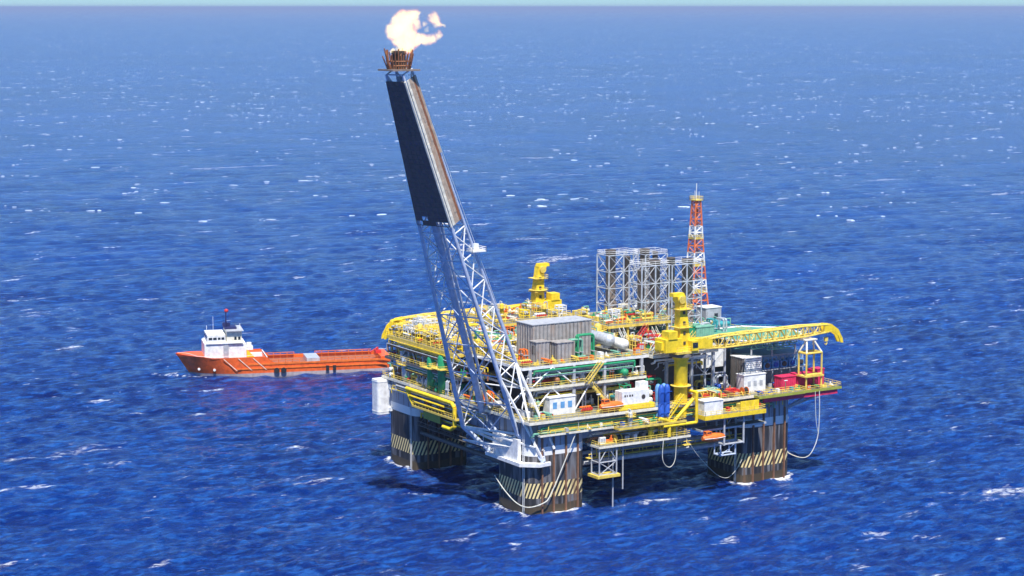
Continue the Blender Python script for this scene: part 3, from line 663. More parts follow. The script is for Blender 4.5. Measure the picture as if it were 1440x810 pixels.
# ---------------- pedestal cranes ----------------
def crane(px, py, z0, d, zb, ztop, blen, label, tipdz):
    t = thing('pedestal_crane', label, 'crane', (px, py, z0), 'yellow pedestal cranes')
    mb = MB(); mb.lathe((px, py, z0), [(1.75, 0), (1.75, zb - z0 - 3.2), (2.5, zb - z0 - 2.0)], 20); mb.build('pedestal', 'bright_yellow', t)
    mb = MB()
    for z in (z0 + 3.5, z0 + 8): 
        mb.lathe((px, py, z), [(2.7, 0), (2.7, .15)], 16)
    mb.build('pedestal_platform', 'yellow', t)
    MB().lathe((px, py, zb - 2.0), [(3.0, 0), (3.0, .9), (2.6, 1.0)], 20).build('slew_ring', 'mid_dark', t)
    mb = MB(); mb.box(px - 3.4, px + 3.4, py - 3, py + 3, zb - 1.0, zb - .4); rail_mb(mb, [(px - 3.4, py - 3, zb - .4), (px + 3.4, py - 3, zb - .4)]); mb.build('slew_deck', 'yellow', t)
    mb = MB(); mb.box(px - d * 6.6, px - d * 1.4, py - 2.4, py + 2.4, zb - .4, zb + 3.0)
    mb.box(px - d * 5.8, px - d * 3.0, py - 2.6, py + .5, zb + 3.0, zb + 5.0); mb.box(px - d * 7.2, px - d * 6.6, py - 1.4, py + 1.6, zb + .2, zb + 2.2)
    mb.build('engine_house', 'bright_yellow', t)
    mb = MB(); mb.box(px + d * 1.0, px + d * 3.0, py - 3.4, py - 1.4, zb - .3, zb + 2.2); cb = mb.build('cab', 'bright_yellow', t)
    MB().box(px + d * 1.2, px + d * 2.8, py - 3.5, py - 3.4, zb + .5, zb + 1.8).build('cab_window', 'glass', cb)
    # box mast, raked, with holes and landings
    mb = MB()
    def mast(h0, h1, a0, a1, w0, w1, x0, x1):
        v = []
        for h, a, w_, xo in ((h0, a0, w0, x0), (h1, a1, w1, x1)):
            for sx_, sy_ in ((-1, -1), (1, -1), (1, 1), (-1, 1)): v.append((px + d * xo + sx_ * a / 2, py + sy_ * w_ / 2, h))
        mb.add(v, [(3, 2, 1, 0), (4, 5, 6, 7), (0, 1, 5, 4), (1, 2, 6, 5), (2, 3, 7, 6), (3, 0, 4, 7)])
    mast(zb - .4, zb + 5.5, 3.5, 2.7, 3.2, 2.7, .2, .1); mast(zb + 5.5, ztop - 3, 2.7, 2.2, 2.7, 2.1, .1, -.3); mast(ztop - 3, ztop - .8, 2.2, 2.6, 2.1, 2.4, -.3, -.9)
    mast(ztop - .8, ztop + .1, 3.8, 3.4, 1.9, 1.7, -1.4, -1.6)
    ms = mb.build('mast', 'bright_yellow', t)
    for z in (zb + 5.5, ztop - 4.2):
        mb = MB(); mb.box(px - 2.1, px + 2.1, py - 2.1, py + 2.1, z, z + .15); rail_mb(mb, [(px - 2.1, py - 2.1, z), (px + 2.1, py - 2.1, z), (px + 2.1, py + 2.1, z)])
        mb.build('mast_landing', 'yellow', t)
    mb = MB()
    for z in np.arange(zb + 1.2, ztop - 4, 2.6): mb.box(px - .45, px + .25, py - 1.72 + .04 * (z - zb), py - 1.0, z, z + .8)
    mb.build('mast_port', 'dark', ms)
    mb = MB(); mb.tube((px - .8 * d, py - 1.6, ztop - 1.6), (px - .8 * d, py + 1.6, ztop - 1.6), 1.0, 14); mb.build('sheave', 'yellow', ms)
    # boom
    A = Vector((px + d * 3.0, py, zb + .6)); B = Vector((px + d * blen, py, zb + .6 + tipdz)); mid1 = A.lerp(B, .22); 
    bo = MB(); lattice(bo, A, mid1, 2.2, 2.8, 1.8, 3.0, (0, 1, 0), (0, 0, 1), 5, .24, .12); lattice(bo, mid1, A.lerp(B, .8), 2.8, 2.6, 3.0, 2.8, (0, 1, 0), (0, 0, 1), 13, .24, .12); lattice(bo, A.lerp(B, .8), B, 2.6, 1.6, 2.8, 2.0, (0, 1, 0), (0, 0, 1), 5, .22, .11)
    bb_ = bo.build('boom', 'yellow', t)
    mb = MB()
    for s_ in (-1, 1): mb.prism([(A.x - d * 3, zb - .4), (A.x - d * 3, zb + 2.4), (A.x + d * 6, zb + 2.1), (A.x + d * 6, zb - .3)], py + s_ * 1.35 - .1, py + s_ * 1.35 + .1, 'Y')
    mb.build('boom_heel', 'bright_yellow', t)
    # curved tip
    mb = MB(); pf = [(B.x - d * 1.5, B.z + 1.4), (B.x + d * .8, B.z + 1.1), (B.x + d * 3.2, B.z - .5), (B.x + d * 4.8, B.z - 3.2), (B.x + d * 5.0, B.z - 4.3), (B.x + d * 4.1, B.z - 4.2), (B.x + d * 3.2, B.z - 2.2), (B.x + d * 1.0, B.z - .9), (B.x - d * 1.5, B.z - 1.1)]
    for s_ in (-1, 1): mb.prism(pf, py + s_ * .8 - .15, py + s_ * .8 + .15, 'Y')
    mb.box(min(B.x - d * 1, B.x + d * 1.2), max(B.x - d * 1, B.x + d * 1.2), py - .7, py + .7, B.z - .6, B.z + 1.0)
    mb.build('boom_tip', 'bright_yellow', t)
    mb = MB(); hx = B.x - d * .3; mb.tube((hx, py, B.z - .8), (hx, py, B.z - 2.6), .07, 4); hk = mb.build('hoist_rope', 'dark', t)
    mb = MB(); mb.box(hx - .5, hx + .5, py - .3, py + .3, B.z - 3.6, B.z - 2.5); mb.path([(hx, py, B.z - 3.5), (hx + .4, py, B.z - 4.1), (hx, py, B.z - 4.6), (hx - .4, py, B.z - 4.2)], .16, 6); mb.build('hook_block', 'yellow', t)
    return t
crane(37.6, -8, 20.5, 1, 38.2, 52.6, 48.5, 'near yellow pedestal crane with boom resting on the trestle at right', .7)
crane(40.8, 66, 36.3, -1, 38.3, 51.9, 45.6, 'far yellow pedestal crane behind the deck with boom pointing left', -.3)
mb = MB()
t = thing('boom_rest', 'tall cream trestle holding up the near crane boom above red containers', 'boom rest', (79, -10, 24), None)
for x in (76.3, 81.5):
    for y in (-11.5, -8.3): mb.tube((x, y, 24), (x, y, 33.8), .26, 6)
mb.path([(76.3, -11.5, 33.8), (81.5, -11.5, 33.8), (81.5, -8.3, 33.8), (76.3, -8.3, 33.8), (76.3, -11.5, 33.8)], .3)
mb.path([(76.3, -11.5, 28), (81.5, -11.5, 28)], .3); mb.box(75.6, 82, -12, -7.8, 27.4, 27.8)
mb.build('frame', 'yellow', t)
mb = MB()
for y in (-11.5, -8.3):
    for x in (76.3, 81.5): mb.tube((x, y, 33.8), ((77.8 if x < 79 else 80.0), -9.6, 37.2), .24, 6)
mb.box(76.8, 81, -10.2, -7.2, 37.0, 37.3)
mb.build('saddle', 'cream', t)

# ---------------- exhaust stacks and telecom tower ----------------
def stack_tower(x0, x1, y0, y1, z0, z1, nx, pipes, label, pm='stack_brown'):
    t = thing('exhaust_tower', label, 'exhaust tower', ((x0 + x1) / 2, (y0 + y1) / 2, z0), 'lattice exhaust towers on the far deck')
    mb = MB(); xs = np.linspace(x0, x1, nx + 1); lv = np.linspace(z0, z1, 5)
    for x in xs:
        for y in (y0, y1): mb.tube((x, y, z0), (x, y, z1), .21, 6)
    for z in lv:
        for y in (y0, y1): mb.tube((x0, y, z), (x1, y, z), .15, 5)
        for x in xs: mb.tube((x, y0, z), (x, y1, z), .13, 5)
    mb.build('frame', 'silver', t)
    mb = MB()
    for za, zb_ in zip(lv, lv[1:]):
        for a, b in zip(xs, xs[1:]):
            for y in (y0, y1): mb.tube((a, y, za), (b, y, zb_), .10, 4, caps=False); mb.tube((b, y, za), (a, y, zb_), .10, 4, caps=False)
        for x in xs: mb.tube((x, y0, za), (x, y1, zb_), .08, 4, caps=False)
    mb.build('brace', 'grey', t)
    mb = MB(); rail_mb(mb, [(x0, y0, z1), (x1, y0, z1), (x1, y1, z1), (x0, y1, z1), (x0, y0, z1)], step=2.4); mb.build('railing', 'white', t)
    for (x, y, r_, zt) in pipes:
        p = MB().lathe((x, y, z0), [(r_ * 1.25, 0), (r_ * 1.25, 5), (r_, 6), (r_, zt - z0 - .6), (r_ * 1.08, zt - z0 - .6), (r_ * 1.08, zt - z0)], 16).build('exhaust_pipe', pm, t)
        MB().lathe((x, y, zt - .04), [(r_ * .85, 0), (r_ * .85, .1)], 14).build('pipe_mouth', 'dark', p)
stack_tower(53.2, 63.2, 48, 54, 36.3, 55.2, 2, [(55.8, 51, 1.45, 56.6), (60.9, 50, .8, 54.5)], 'leftmost lattice exhaust tower with one brown pipe')
stack_tower(64.4, 72.0, 46, 52, 36.3, 55.0, 1, [(66.2, 49, 1.4, 56.4), (69.9, 49, .8, 55.4)], 'lattice exhaust tower just right of the leftmost one')
stack_tower(44.5, 53.5, 19.5, 25.5, 36.3, 55.8, 2, [(50.9, 22.5, 1.45, 57.0), (46.6, 23, .9, 54.5)], 'tall lattice exhaust tower left of the near crane mast')
stack_tower(54.5, 64.5, 19.5, 25.5, 36.3, 55.6, 2, [(57.0, 23.5, 1.1, 57.2), (61.8, 22.5, 1.5, 56.6)], 'lattice exhaust tower directly behind the near crane mast')
t = thing('telecom_tower', 'orange and white lattice telecom mast rising behind the exhaust towers', 'mast', (75, 34, 36.3))
zs = [36.3, 40.8, 45.1, 48.9, 52.7, 56.5, 60.3, 64, 67.8, 71.2]; cols = ['white', 'tower_orange', 'white', 'tower_orange', 'white', 'yellow', 'tower_orange', 'white', 'tower_orange']
cols = ['white', 'tower_orange', 'white', 'tower_orange', 'white', 'tower_orange', 'white', 'tower_orange', 'tower_orange']
for za, zb_, cc in zip(zs, zs[1:], cols):
    f = lambda z: 6.8 - 5.1 * ((z - 36.3) / 34.9) ** .62
    mb = MB(); lattice(mb, (73.2, 34, za), (73.2, 34, zb_), f(za), f(zb_), f(za), f(zb_), (1, 0, 0), (0, 1, 0), 2, .22, .14); mb.build('lattice_section', cc, t)
for z, w_ in ((45.1, 4.8), (52.7, 3.9), (60.3, 3.1), (71.2, 2.7)):
    mb = MB(); mb.box(73.2 - w_ / 2, 73.2 + w_ / 2, 34 - w_ / 2, 34 + w_ / 2, z, z + .25); h_ = w_ / 2
    rail_mb(mb, [(73.2 - h_, 34 - h_, z), (73.2 + h_, 34 - h_, z), (73.2 + h_, 34 + h_, z), (73.2 - h_, 34 + h_, z), (73.2 - h_, 34 - h_, z)]); mb.build('landing', 'yellow', t)
mb = MB(); mb.tube((73.2, 34, 71.2), (73.2, 34, 76), .13, 5); mb.tube((72.4, 33.6, 71.2), (72.4, 33.6, 74), .08, 4); mb.tube((74.1, 34, 71.2), (74.1, 34, 73.6), .07, 4); mb.build('antenna', 'white', t)
mb = MB(); mb.lathe((69.9, 33, 54.2), [(.1, 0), (.8, .3), (1.0, .6)], 12, 'Y'); mb.tube((69.9, 33.4, 54.3), (71.6, 34, 54.3), .12, 4); mb.build('dish', 'white', t)

# ---------------- deckhouses, helideck and other one-off things ----------------
def boxthing(name, label, cat, x0, x1, y0, y1, z0, z1, m_, roof=None, wins=None, win_m='glass', group=None, ribs=0, doors=None):
    t = thing(name, label, cat, (x0, y0, z0), group)
    mb = MB(); mb.box(x0, x1, y0, y1, z0, z1)
    if ribs:
        for x in np.arange(x0 + ribs / 2, x1, ribs): mb.box(x - .07, x + .07, y0 - .09, y0, z0 + .1, z1 - .1)
        for y in np.arange(y0 + ribs / 2, y1, ribs): mb.box(x0 - .09, x0, y - .07, y + .07, z0 + .1, z1 - .1)
    mb.build('body', m_, t)
    MB().box(x0 - .15, x1 + .15, y0 - .15, y1 + .15, z1 + .003, z1 + .2).build('roof', roof or m_, t)
    for (a, b, c, d) in (wins or []): MB().box(x0 + a, x0 + b, y0 - .06, y0 + .02, z0 + c, z0 + d).build('window', win_m, t)
    for (a, b, c, d) in (doors or []): MB().box(x0 - .06, x0 + .02, y0 + a, y0 + b, z0 + c, z0 + d).build('door', 'dark', t)
    return t
boxthing('equipment_house', 'large rust-streaked grey house with pale roof on the top deck behind the flare boom', 'deckhouse', 1.9, 19.9, 7.0, 14.6, 36.3, 45.0, 'rusty_panel', 'grey', ribs=1.2, doors=[(2, 4, 0, 2.4)])
boxthing('equipment_house', 'small narrow rusty grey enclosure at the left foot of the large streaked house', 'enclosure', -.6, 3.2, 1.0, 4.4, 36.3, 41.6, 'rusty_panel', ribs=.9, doors=[(1, 2.4, 2.2, 4.4)])
boxthing('equipment_house', 'low wide grey enclosure in front of the large rusty streaked house', 'enclosure', 4.6, 9.6, -.4, 3.4, 36.3, 41.2, 'rusty_panel', ribs=.9)
boxthing('control_cabin', 'white cabin with three pale windows on the main deck under the front module', 'cabin', -.2, 7.4, -4.6, -1.4, 24, 28.3, 'white', 'white', wins=[(.9, 2.1, 1.6, 3.2), (3.2, 4.4, 1.6, 3.2), (5.4, 6.6, 1.6, 3.2)], win_m='light_blue')
boxthing('control_cabin', 'white cabin with three grey windows beside the red containers', 'cabin', 59.6, 66.8, -6.2, -3.0, 24, 28.6, 'white', 'white', wins=[(1.2, 2.2, 1.6, 3), (3.2, 4.2, 1.6, 3), (5.2, 6.2, 1.6, 3)], win_m='grey')
boxthing('lower_cabin', 'white rounded cabin on the yellow-edged walkway right of the crane pedestal', 'cabin', 41.4, 47.4, -13.2, -9.8, 21, 24.6, 'white', 'white')
boxthing('accommodation_block', 'white accommodation wall behind the near crane boom', 'building', 50.4, 61.4, 4.2, 12, 29.6, 34.9, 'white', 'grey')
boxthing('ventilation_block', 'tall grey louvred block standing behind the white cabin at right', 'building', 62.2, 68.6, -2.0, 3.0, 24, 32.4, 'mid_dark', 'white', ribs=.8)
mb = MB()
t = thing('louvre_block', 'stack of white louvres on the front of the tall grey block', 'louvre panel', (63.4, -2.1, 27))
for z in np.arange(27.2, 32.2, .55): mb.box(62.9, 68.3, -2.55, -2.12, z, z + .38)
mb.build('louvre', 'white', t)
MB().box(62.8, 68.4, -2.2, -2.11, 26.8, 32.3).build('frame', 'grey', t)
boxthing('accommodation_block', 'long grey living quarters under the helideck at right', 'building', 69, 86, 1.5, 20, 24, 31.6, 'grey', 'grey', wins=[(1 + 2.4 * k, 2 + 2.4 * k, 4.4, 5.6) for k in range(7)])
boxthing('telecom_cabin', 'pale grey cabin at the foot of the orange and white mast', 'cabin', 71.0, 76.4, 26, 30.5, 36.4, 41.6, 'grey', 'white', wins=[(3, 4.2, 2.2, 3.6)])
boxthing('storage_container', 'pale green container on the deck just right of the near crane mast', 'container', 54.8, 60.8, 8.6, 11.2, 36.4, 39.8, 'pale_green', 'pale_green', ribs=.6)
boxthing('storage_container', 'dark green container end-on between the crane mast and the pale green container', 'container', 51.6, 54.4, 8.6, 12.2, 36.4, 40.2, 'green', 'green', ribs=.6)
for k, (x0, x1, y0, y1, h, lab) in enumerate(((70.4, 75.4, -8.4, -5.4, 3.4, 'crimson container leftmost of three at the right deck end'), (75.9, 80.9, -8.6, -5.6, 3.7, 'crimson container standing between the boom trestle legs'), (81.4, 85.4, -8.0, -5.4, 4.4, 'crimson container nearest the right end of the deck'))):
    t = boxthing('storage_container', lab, 'container', x0, x1, y0, y1, 24.02, 24 + h, 'crimson', 'crimson', ribs=.7, group='crimson containers at the deck end')
# white tank house with dark marks on yellow skid, blue cylinder pack
t = thing('chemical_tank', 'long white tank box with small dark marks on a yellow skid', 'tank', (18.5, -8.5, 24))
MB().box(18.6, 27.0, -9.0, -5.8, 25.4, 28.8).build('body', 'white', t)
mb = MB()
for k, w_ in enumerate((.5, .3, .5, .45)): mb.box(19.3 + k * .75, 19.3 + k * .75 + w_, -9.04, -8.98, 27.4, 27.9)
mb.lathe((25.2, -9.06, 27), [(.6, 0), (.6, .08)], 12, 'Y'); mb.build('marking', 'dark', t)
MB().box(17.4, 28.4, -9.4, -5.4, 24.1, 25.3).build('skid', 'bright_yellow', t)
MB().box(24.6, 27.2, -8.2, -6.2, 28.8, 30.6).build('top_housing', 'white', t)
t = thing('cylinder_pack', 'pack of tall blue gas cylinders beside the yellow crane pedestal', 'gas cylinders', (31, -9, 24), None)
for x in (29.6, 31.4):
    for y in (-10.6, -9.2): MB().lathe((x, y, 21.6), [(.78, 0), (.78, 3.4), (.7, 3.5), (.78, 3.7), (.78, 7.4), (.5, 8.1), (.15, 8.3)], 12).build('cylinder', 'blue' if y < -10 else 'light_blue', t)
mb = MB()
for z in (22.6, 25.2, 28): mb.box(28.6, 32.4, -11.5, -11.4, z, z + .15); mb.box(28.6, 32.4, -8.3, -8.2, z, z + .15)
mb.build('rack', 'blue', t)
# helideck
hc = (73.5, 7.0); t = thing('helideck', 'green octagonal helideck on a truss above the living quarters', 'helideck', (hc[0], hc[1], 34))
octo = lambda r_: [(hc[0] + r_ * math.cos(R(22.5 + 45 * k)), hc[1] + r_ * math.sin(R(22.5 + 45 * k))) for k in range(8)]
MB().prism(octo(12.6), 36.6, 36.9).build('landing_surface', 'deck_green', t)
mb = MB(); o1 = octo(13.1)
for a, b in zip(o1, o1[1:] + o1[:1]): mb.tube((*a, 36.85), (*b, 36.85), .28, 6)
mb.build('rim', 'white', t)
mb = MB(); o2 = octo(14.4); o3 = octo(12.9)
for a, b, c, d in zip(o2, o2[1:] + o2[:1], o3, o3[1:] + o3[:1]):
    mb.tube((*a, 37.3), (*b, 37.3), .08, 4)
    for k in range(8):
        f_ = k / 8; p = Vector((*c, 36.8)).lerp(Vector((*d, 36.8)), f_); q = Vector((*a, 37.3)).lerp(Vector((*b, 37.3)), f_); mb.tube(p, q, .06, 4)
mb.build('safety_net', 'teal', t)
mb = MB()
for y in np.arange(hc[1] - 11, hc[1] + 12, 3.1):
    hw = min(12.2, 16.6 - abs(y - hc[1])); x0, x1 = hc[0] - hw, hc[0] + hw; n_ = int((x1 - x0) / 2.4)
    mb.tube((x0, y, 36.3), (x1, y, 36.3), .16, 5); mb.tube((x0 + 1, y, 34.4), (x1 - 1, y, 34.4), .16, 5)
    for k in range(n_):
        a = x0 + 1 + (x1 - x0 - 2) * k / n_; b = x0 + 1 + (x1 - x0 - 2) * (k + 1) / n_
        mb.tube((a, y, 34.4), ((a + b) / 2, y, 36.3), .1, 4); mb.tube(((a + b) / 2, y, 36.3), (b, y, 34.4), .1, 4)
mb.build('truss', 'pale_green', t)
mb = MB()
for x in (66, 73, 81):
    for y in (-1, 8, 17): mb.tube((x, y, 31.8), (x, y, 34.5), .25, 6)
mb.build('support_post', 'grey', t)
mb = MB(); pts = [(hc[0] + 6 * math.cos(R(12 * k)), hc[1] + 6 * math.sin(R(12 * k))) for k in range(30)]; pin = [(hc[0] + 5.5 * math.cos(R(12 * k)), hc[1] + 5.5 * math.sin(R(12 * k))) for k in range(30)]
for k in range(30): j = (k + 1) % 30; mb.add([(*pts[k], 36.91), (*pts[j], 36.91), (*pin[j], 36.91), (*pin[k], 36.91)], [(0, 1, 2, 3)])
mb.build('landing_circle', 'bright_yellow', t)
# blue machinery row in front of the living quarters
for k in range(5):
    x = 70.4 + k * 2.9; t = thing('air_unit', 'blue machinery unit on the ledge under the helideck, number %d of five from the left' % (k + 1), 'machine', (x, -.8, 28.4), 'blue machinery units')
    t['label'] = ['leftmost', 'second from left', 'middle', 'second from right', 'rightmost'][k] + ' of five blue machinery units on the ledge under the helideck'
    MB().box(x, x + 2.3, -.9, 1.3, 28.5, 30.3 + .3 * (k % 2)).build('housing', 'light_blue', t)
    MB().lathe((x + 1.1, -1.3, 29.5), [(.7, 0), (.7, .39)], 12, 'Y').build('fan', 'blue' if k % 2 else 'dark', t)
    mb = MB(); mb.path([(x + .3, -.4, 30.3), (x + .3, -.4, 31.5), (x + 1.8, -.4, 31.5), (x + 1.8, -.4, 30.3)], .14); mb.build('pipe', 'light_blue', t)
MB().box(69, 85.5, -1.6, 1.5, 28.2, 28.45).build('ledge', 'grey', plat)
mb = MB()
for x in np.arange(70, 86, 3.0): MB().box(x - .2, x + .2, -1.5, -1.1, 24, 28.2).build('ledge_post', 'grey', plat)
# frame with lifeboat under the right walkway
t = thing('davit_frame', 'grey steel frame hanging below the walkway beside the orange lifeboat', 'frame', (50, -11, 17))
mb = MB()
for x in (47.9, 54.2):
    for y in (-13.2, -9.8): mb.tube((x, y, 20.6), (x, y, 12.5), .28, 6)
for z in (20.4, 12.8): mb.path([(47.9, -13.2, z), (54.2, -13.2, z), (54.2, -9.8, z), (47.9, -9.8, z), (47.9, -13.2, z)], .26)
mb.path([(47.9, -9.8, 12.8), (54.2, -9.8, 20.4)], .15); mb.build('upper_frame', 'grey', t)
mb = MB()
for x in (47.2, 52.0):
    for y in (-12.6, -10): mb.tube((x, y, 12.6), (x, y, 9.6), .2, 6)
mb.path([(47.2, -12.6, 9.8), (52, -12.6, 9.8), (52, -10, 9.8), (47.2, -10, 9.8), (47.2, -12.6, 9.8)], .2); mb.path([(47.2, -12.6, 9.8), (52, -12.6, 12.6)], .12)
mb.build('lower_frame', 'boom_blue', t)
def lifeboat(x, y, z, label):
    t = thing('lifeboat', label, 'lifeboat', (x, y, z), None)
    n = 16; vs = []; prof = []
    for k in range(13):
        u = k / 12; X_ = -3.4 + 6.8 * u; w_ = math.sin(math.pi * min(1, max(0, .06 + .88 * u))) ** .55; prof.append((X_, w_))
    mb = MB()
    for X_, w_ in prof:
        for i in range(n):
            a = 2 * math.pi * i / n; yy = math.cos(a) * 1.35 * w_; zz = math.sin(a) * (1.15 if math.sin(a) > 0 else 1.25) * w_ ** (.8 if math.sin(a) > 0 else 1.0)
            vs.append((x + X_, y + yy, z + zz))
    fs = [(k * n + i, k * n + (i + 1) % n, (k + 1) * n + (i + 1) % n, (k + 1) * n + i) for k in range(12) for i in range(n)]
    mb.add(vs, fs, True); mb.add(vs, [tuple(range(n))[::-1], tuple(range(len(vs) - n, len(vs)))]); mb.build('hull', 'orange', t)
    mb = MB(); mb.box(x - 2.6, x - .9, y - .7, y + .7, z + .8, z + 1.75); mb.build('wheelhouse', 'orange', t)
    mb = MB(); mb.box(x - 2.61, x - 2.58, y - .5, y + .5, z + 1.3, z + 1.65); mb.box(x - 2.4, x - 1.1, y - .72, y - .69, z + 1.3, z + 1.65); mb.build('window', 'glass', t)
    mb = MB(); mb.path([(x - 3.3, y - .9, z), (x - 1.5, y - 1.3, z), (x + 1.5, y - 1.3, z), (x + 3.3, y - .9, z)], .09, 5); mb.build('grab_line', 'white', t)
    mb = MB()
    for xx in (x - 2.2, x + 2.2): mb.tube((xx, y, z + .9), (xx, y, 17.2 if z < 17 else z + 3.4), .06, 4)
    mb.build('fall_wire', 'grey', t)
lifeboat(42.8, -15.2, 15.6, 'orange enclosed lifeboat slung just outside the right-hand walkway')
lifeboat(15.6, -8.6, 25.6, 'small orange rescue boat on the main deck left of the white tank')
# column-top yellow plate
t = thing('warning_panel', 'square bright yellow steel panel on the deck edge over the right column', 'panel', (56, -12.6, 20.2))
MB().box(53.4, 59.4, -12.9, -12.6, 19.8, 23.4).build('plate', 'bright_yellow', t)
mb = MB()
for x in (54.9, 56.4, 57.9): mb.box(x - .06, x + .06, -12.98, -12.9, 19.9, 23.3)
mb.build('stiffener', 'yellow', t)
# hoses hanging in loops
def hose(name, label, pts, r=.14, m_='rope'):
    mb = MB(); P_ = [Vector(p) for p in pts]; out = []
    for i in range(len(P_) - 1):
        p0 = P_[max(i - 1, 0)]; p1 = P_[i]; p2 = P_[i + 1]; p3 = P_[min(i + 2, len(P_) - 1)]
        for k in range(6):
            t_ = k / 6; out.append(.5 * ((2 * p1) + (p2 - p0) * t_ + (2 * p0 - 5 * p1 + 4 * p2 - p3) * t_ * t_ + (3 * p1 - p0 - 3 * p2 + p3) * t_ ** 3))
    out.append(P_[-1]); mb.path(out, r * .68, 6); o = mb.build(name, m_, at=P_[0])
    o['label'] = label; o['category'] = 'hose'
hose('transfer_hose', 'long pale hose looping from the right deck end to the right column', [(80, -12.6, 23.6), (80, -12.8, 17), (79.5, -12.8, 11), (77.5, -12.5, 6.8), (75.8, -11, 5.6), (74.6, -7, 6.2), (74.5, -6, 7.5)], .17)
hose('transfer_hose', 'short pale hose hanging straight below the boom trestle', [(78.6, -12.6, 23.6), (78.7, -12.7, 19), (79.1, -12.7, 15), (79.9, -12.7, 12)], .12)
hose('transfer_hose', 'white hose sagging across the striped band of the front column', [(-9.3, 7, 7.6), (-9.6, 2, 5.0), (-9.6, -4, 2.8), (-8.6, -8.2, 2.4), (-5, -9.6, 3.4), (-3, -9.5, 5.2), (.5, -9.6, 12), (4, -10, 20)], .2)
hose('transfer_hose', 'pale U-shaped hose loop below the yellow manifold balcony', [(29, -12.6, 16.2), (28.6, -12.8, 11.5), (29.6, -12.8, 9.4), (31.2, -12.8, 8.8), (32.6, -12.7, 10.4), (33, -12.6, 14), (33.2, -12.6, 17.0)], .14)
hose('mooring_line', 'thin mooring line dipping from the balcony end to the right column', [(36, -12.4, 16), (40, -12, 11), (45, -11, 6.4), (49, -10, 3.6), (52, -9.6, 2.8), (54.5, -9.5, 4.2), (57, -9.2, 7)], .09)
for x, z, lab in ((14.6, -1, 'thin grey riser pipe dropping from the hanging basket into the sea'), (17.6, 4.4, 'short grey pipe end dangling right of the hanging basket')):
    o = MB().tube((x, -11, 16), (x, -11, z), .2, 8).build('riser_pipe', 'grey', at=(x, -11, z)); o['label'] = lab; o['category'] = 'pipe'

# ---------------- kinds of deck equipment (built once, then copied) ----------------
def mk(name):
    return thing(name, '', '', (0, 0, 0))
def k_vertical_vessel(c, s):
    t = mk('vertical_vessel'); r_ = .8 * s; h = 4.2 * s
    MB().lathe((0, 0, 0), [(r_ * .8, 0), (r_ * .8, .6), (r_, .8), (r_, h), (r_ * .8, h + .4 * r_), (r_ * .35, h + .65 * r_)], 12).build('shell', c, t)
    mb = MB(); mb.box(-r_ * 1.7, r_ * 1.7, -r_ * 1.7, r_ * 1.7, h * .72, h * .72 + .12); q = r_ * 1.7; rail_mb(mb, [(-q, -q, h * .72), (q, -q, h * .72), (q, q, h * .72), (-q, q, h * .72), (-q, -q, h * .72)], 1, .05, 1.2); mb.build('platform', 'yellow', t)
    mb = MB(); mb.path([(0, 0, h + .4 * r_), (0, 0, h + .9), (r_ * 1.6, 0, h + .9), (r_ * 1.6, 0, 0)], .16, 6); mb.build('pipe', 'silver', t); return t
def k_horizontal_vessel(c, s):
    t = mk('horizontal_vessel'); r_ = .9 * s; l = 2.8 * s
    MB().lathe((0, 0, r_ + .7), [(.3 * r_, -l - .5 * r_), (.8 * r_, -l - .25 * r_), (r_, -l), (r_, l), (.8 * r_, l + .25 * r_), (.3 * r_, l + .5 * r_)], 14, 'X').build('shell', c, t)
    for x in (-l * .6, l * .6): MB().box(x - .2, x + .2, -r_ * .8, r_ * .8, 0, .8).build('saddle', 'grey', t)
    mb = MB(); mb.path([(l * .3, 0, 2 * r_ + .6), (l * .3, 0, 2 * r_ + 1.4), (l * 1.3, 0, 2 * r_ + 1.4), (l * 1.3, 0, 0)], .17, 6); mb.build('pipe', 'pale_green', t); return t
def k_pump_skid(c, s):
    t = mk('pump_skid'); MB().box(-1.5 * s, 1.5 * s, -.8 * s, .8 * s, 0, .3).build('base_frame', 'yellow', t)
    MB().lathe((0, 0, .9 * s), [(.45 * s, -1.2 * s), (.5 * s, -1.1 * s), (.5 * s, 0), (.3 * s, .1), (.3 * s, .4 * s)], 10, 'X').build('motor', c, t)
    mb = MB(); mb.box(.5 * s, 1.3 * s, -.5 * s, .5 * s, .3, 1.7 * s); mb.tube((.9 * s, 0, 1.6 * s), (.9 * s, 0, 2.6 * s), .18, 6); mb.build('pump_casing', c, t); return t
def k_manifold(c, s):
    t = mk('valve_manifold'); mb = MB(); mb.tube((-2.2 * s, 0, .6), (2.2 * s, 0, .6), .28, 8); mb.tube((-2.2 * s, .8, 1.8 * s), (2.2 * s, .8, 1.8 * s), .22, 8); mb.build('header_pipe', c, t)
    for x in np.linspace(-1.8 * s, 1.8 * s, 5): MB().path([(x, 0, .6), (x, 0, 1.8 * s), (x, .8, 1.8 * s)], .13, 6).build('riser', c, t)
    mb = MB()
    for x in np.linspace(-1.8 * s, 1.8 * s, 5): mb.lathe((x, -.35, 1.3 * s), [(.34, 0), (.34, .08)], 8, 'Y')
    mb.build('handwheel', 'red', t); return t
def k_pipe_arch(c, s):
    t = mk('pipe_arch'); r_ = .2
    for y in (0, .9): MB().path([(-1.6 * s, y, 0), (-1.6 * s, y, 4.0 * s - .4), (-1.6 * s + .4, y, 4.0 * s), (1.6 * s - .4, y, 4.0 * s), (1.6 * s, y, 4.0 * s - .4), (1.6 * s, y, 0)], r_ + .05 * s, 7).build('pipe', c, t)
    for x in (-1.6 * s, 1.6 * s): MB().box(x - .35, x + .35, -.3, 1.2, 1.6, 1.8).build('clamp', 'grey', t)
    return t
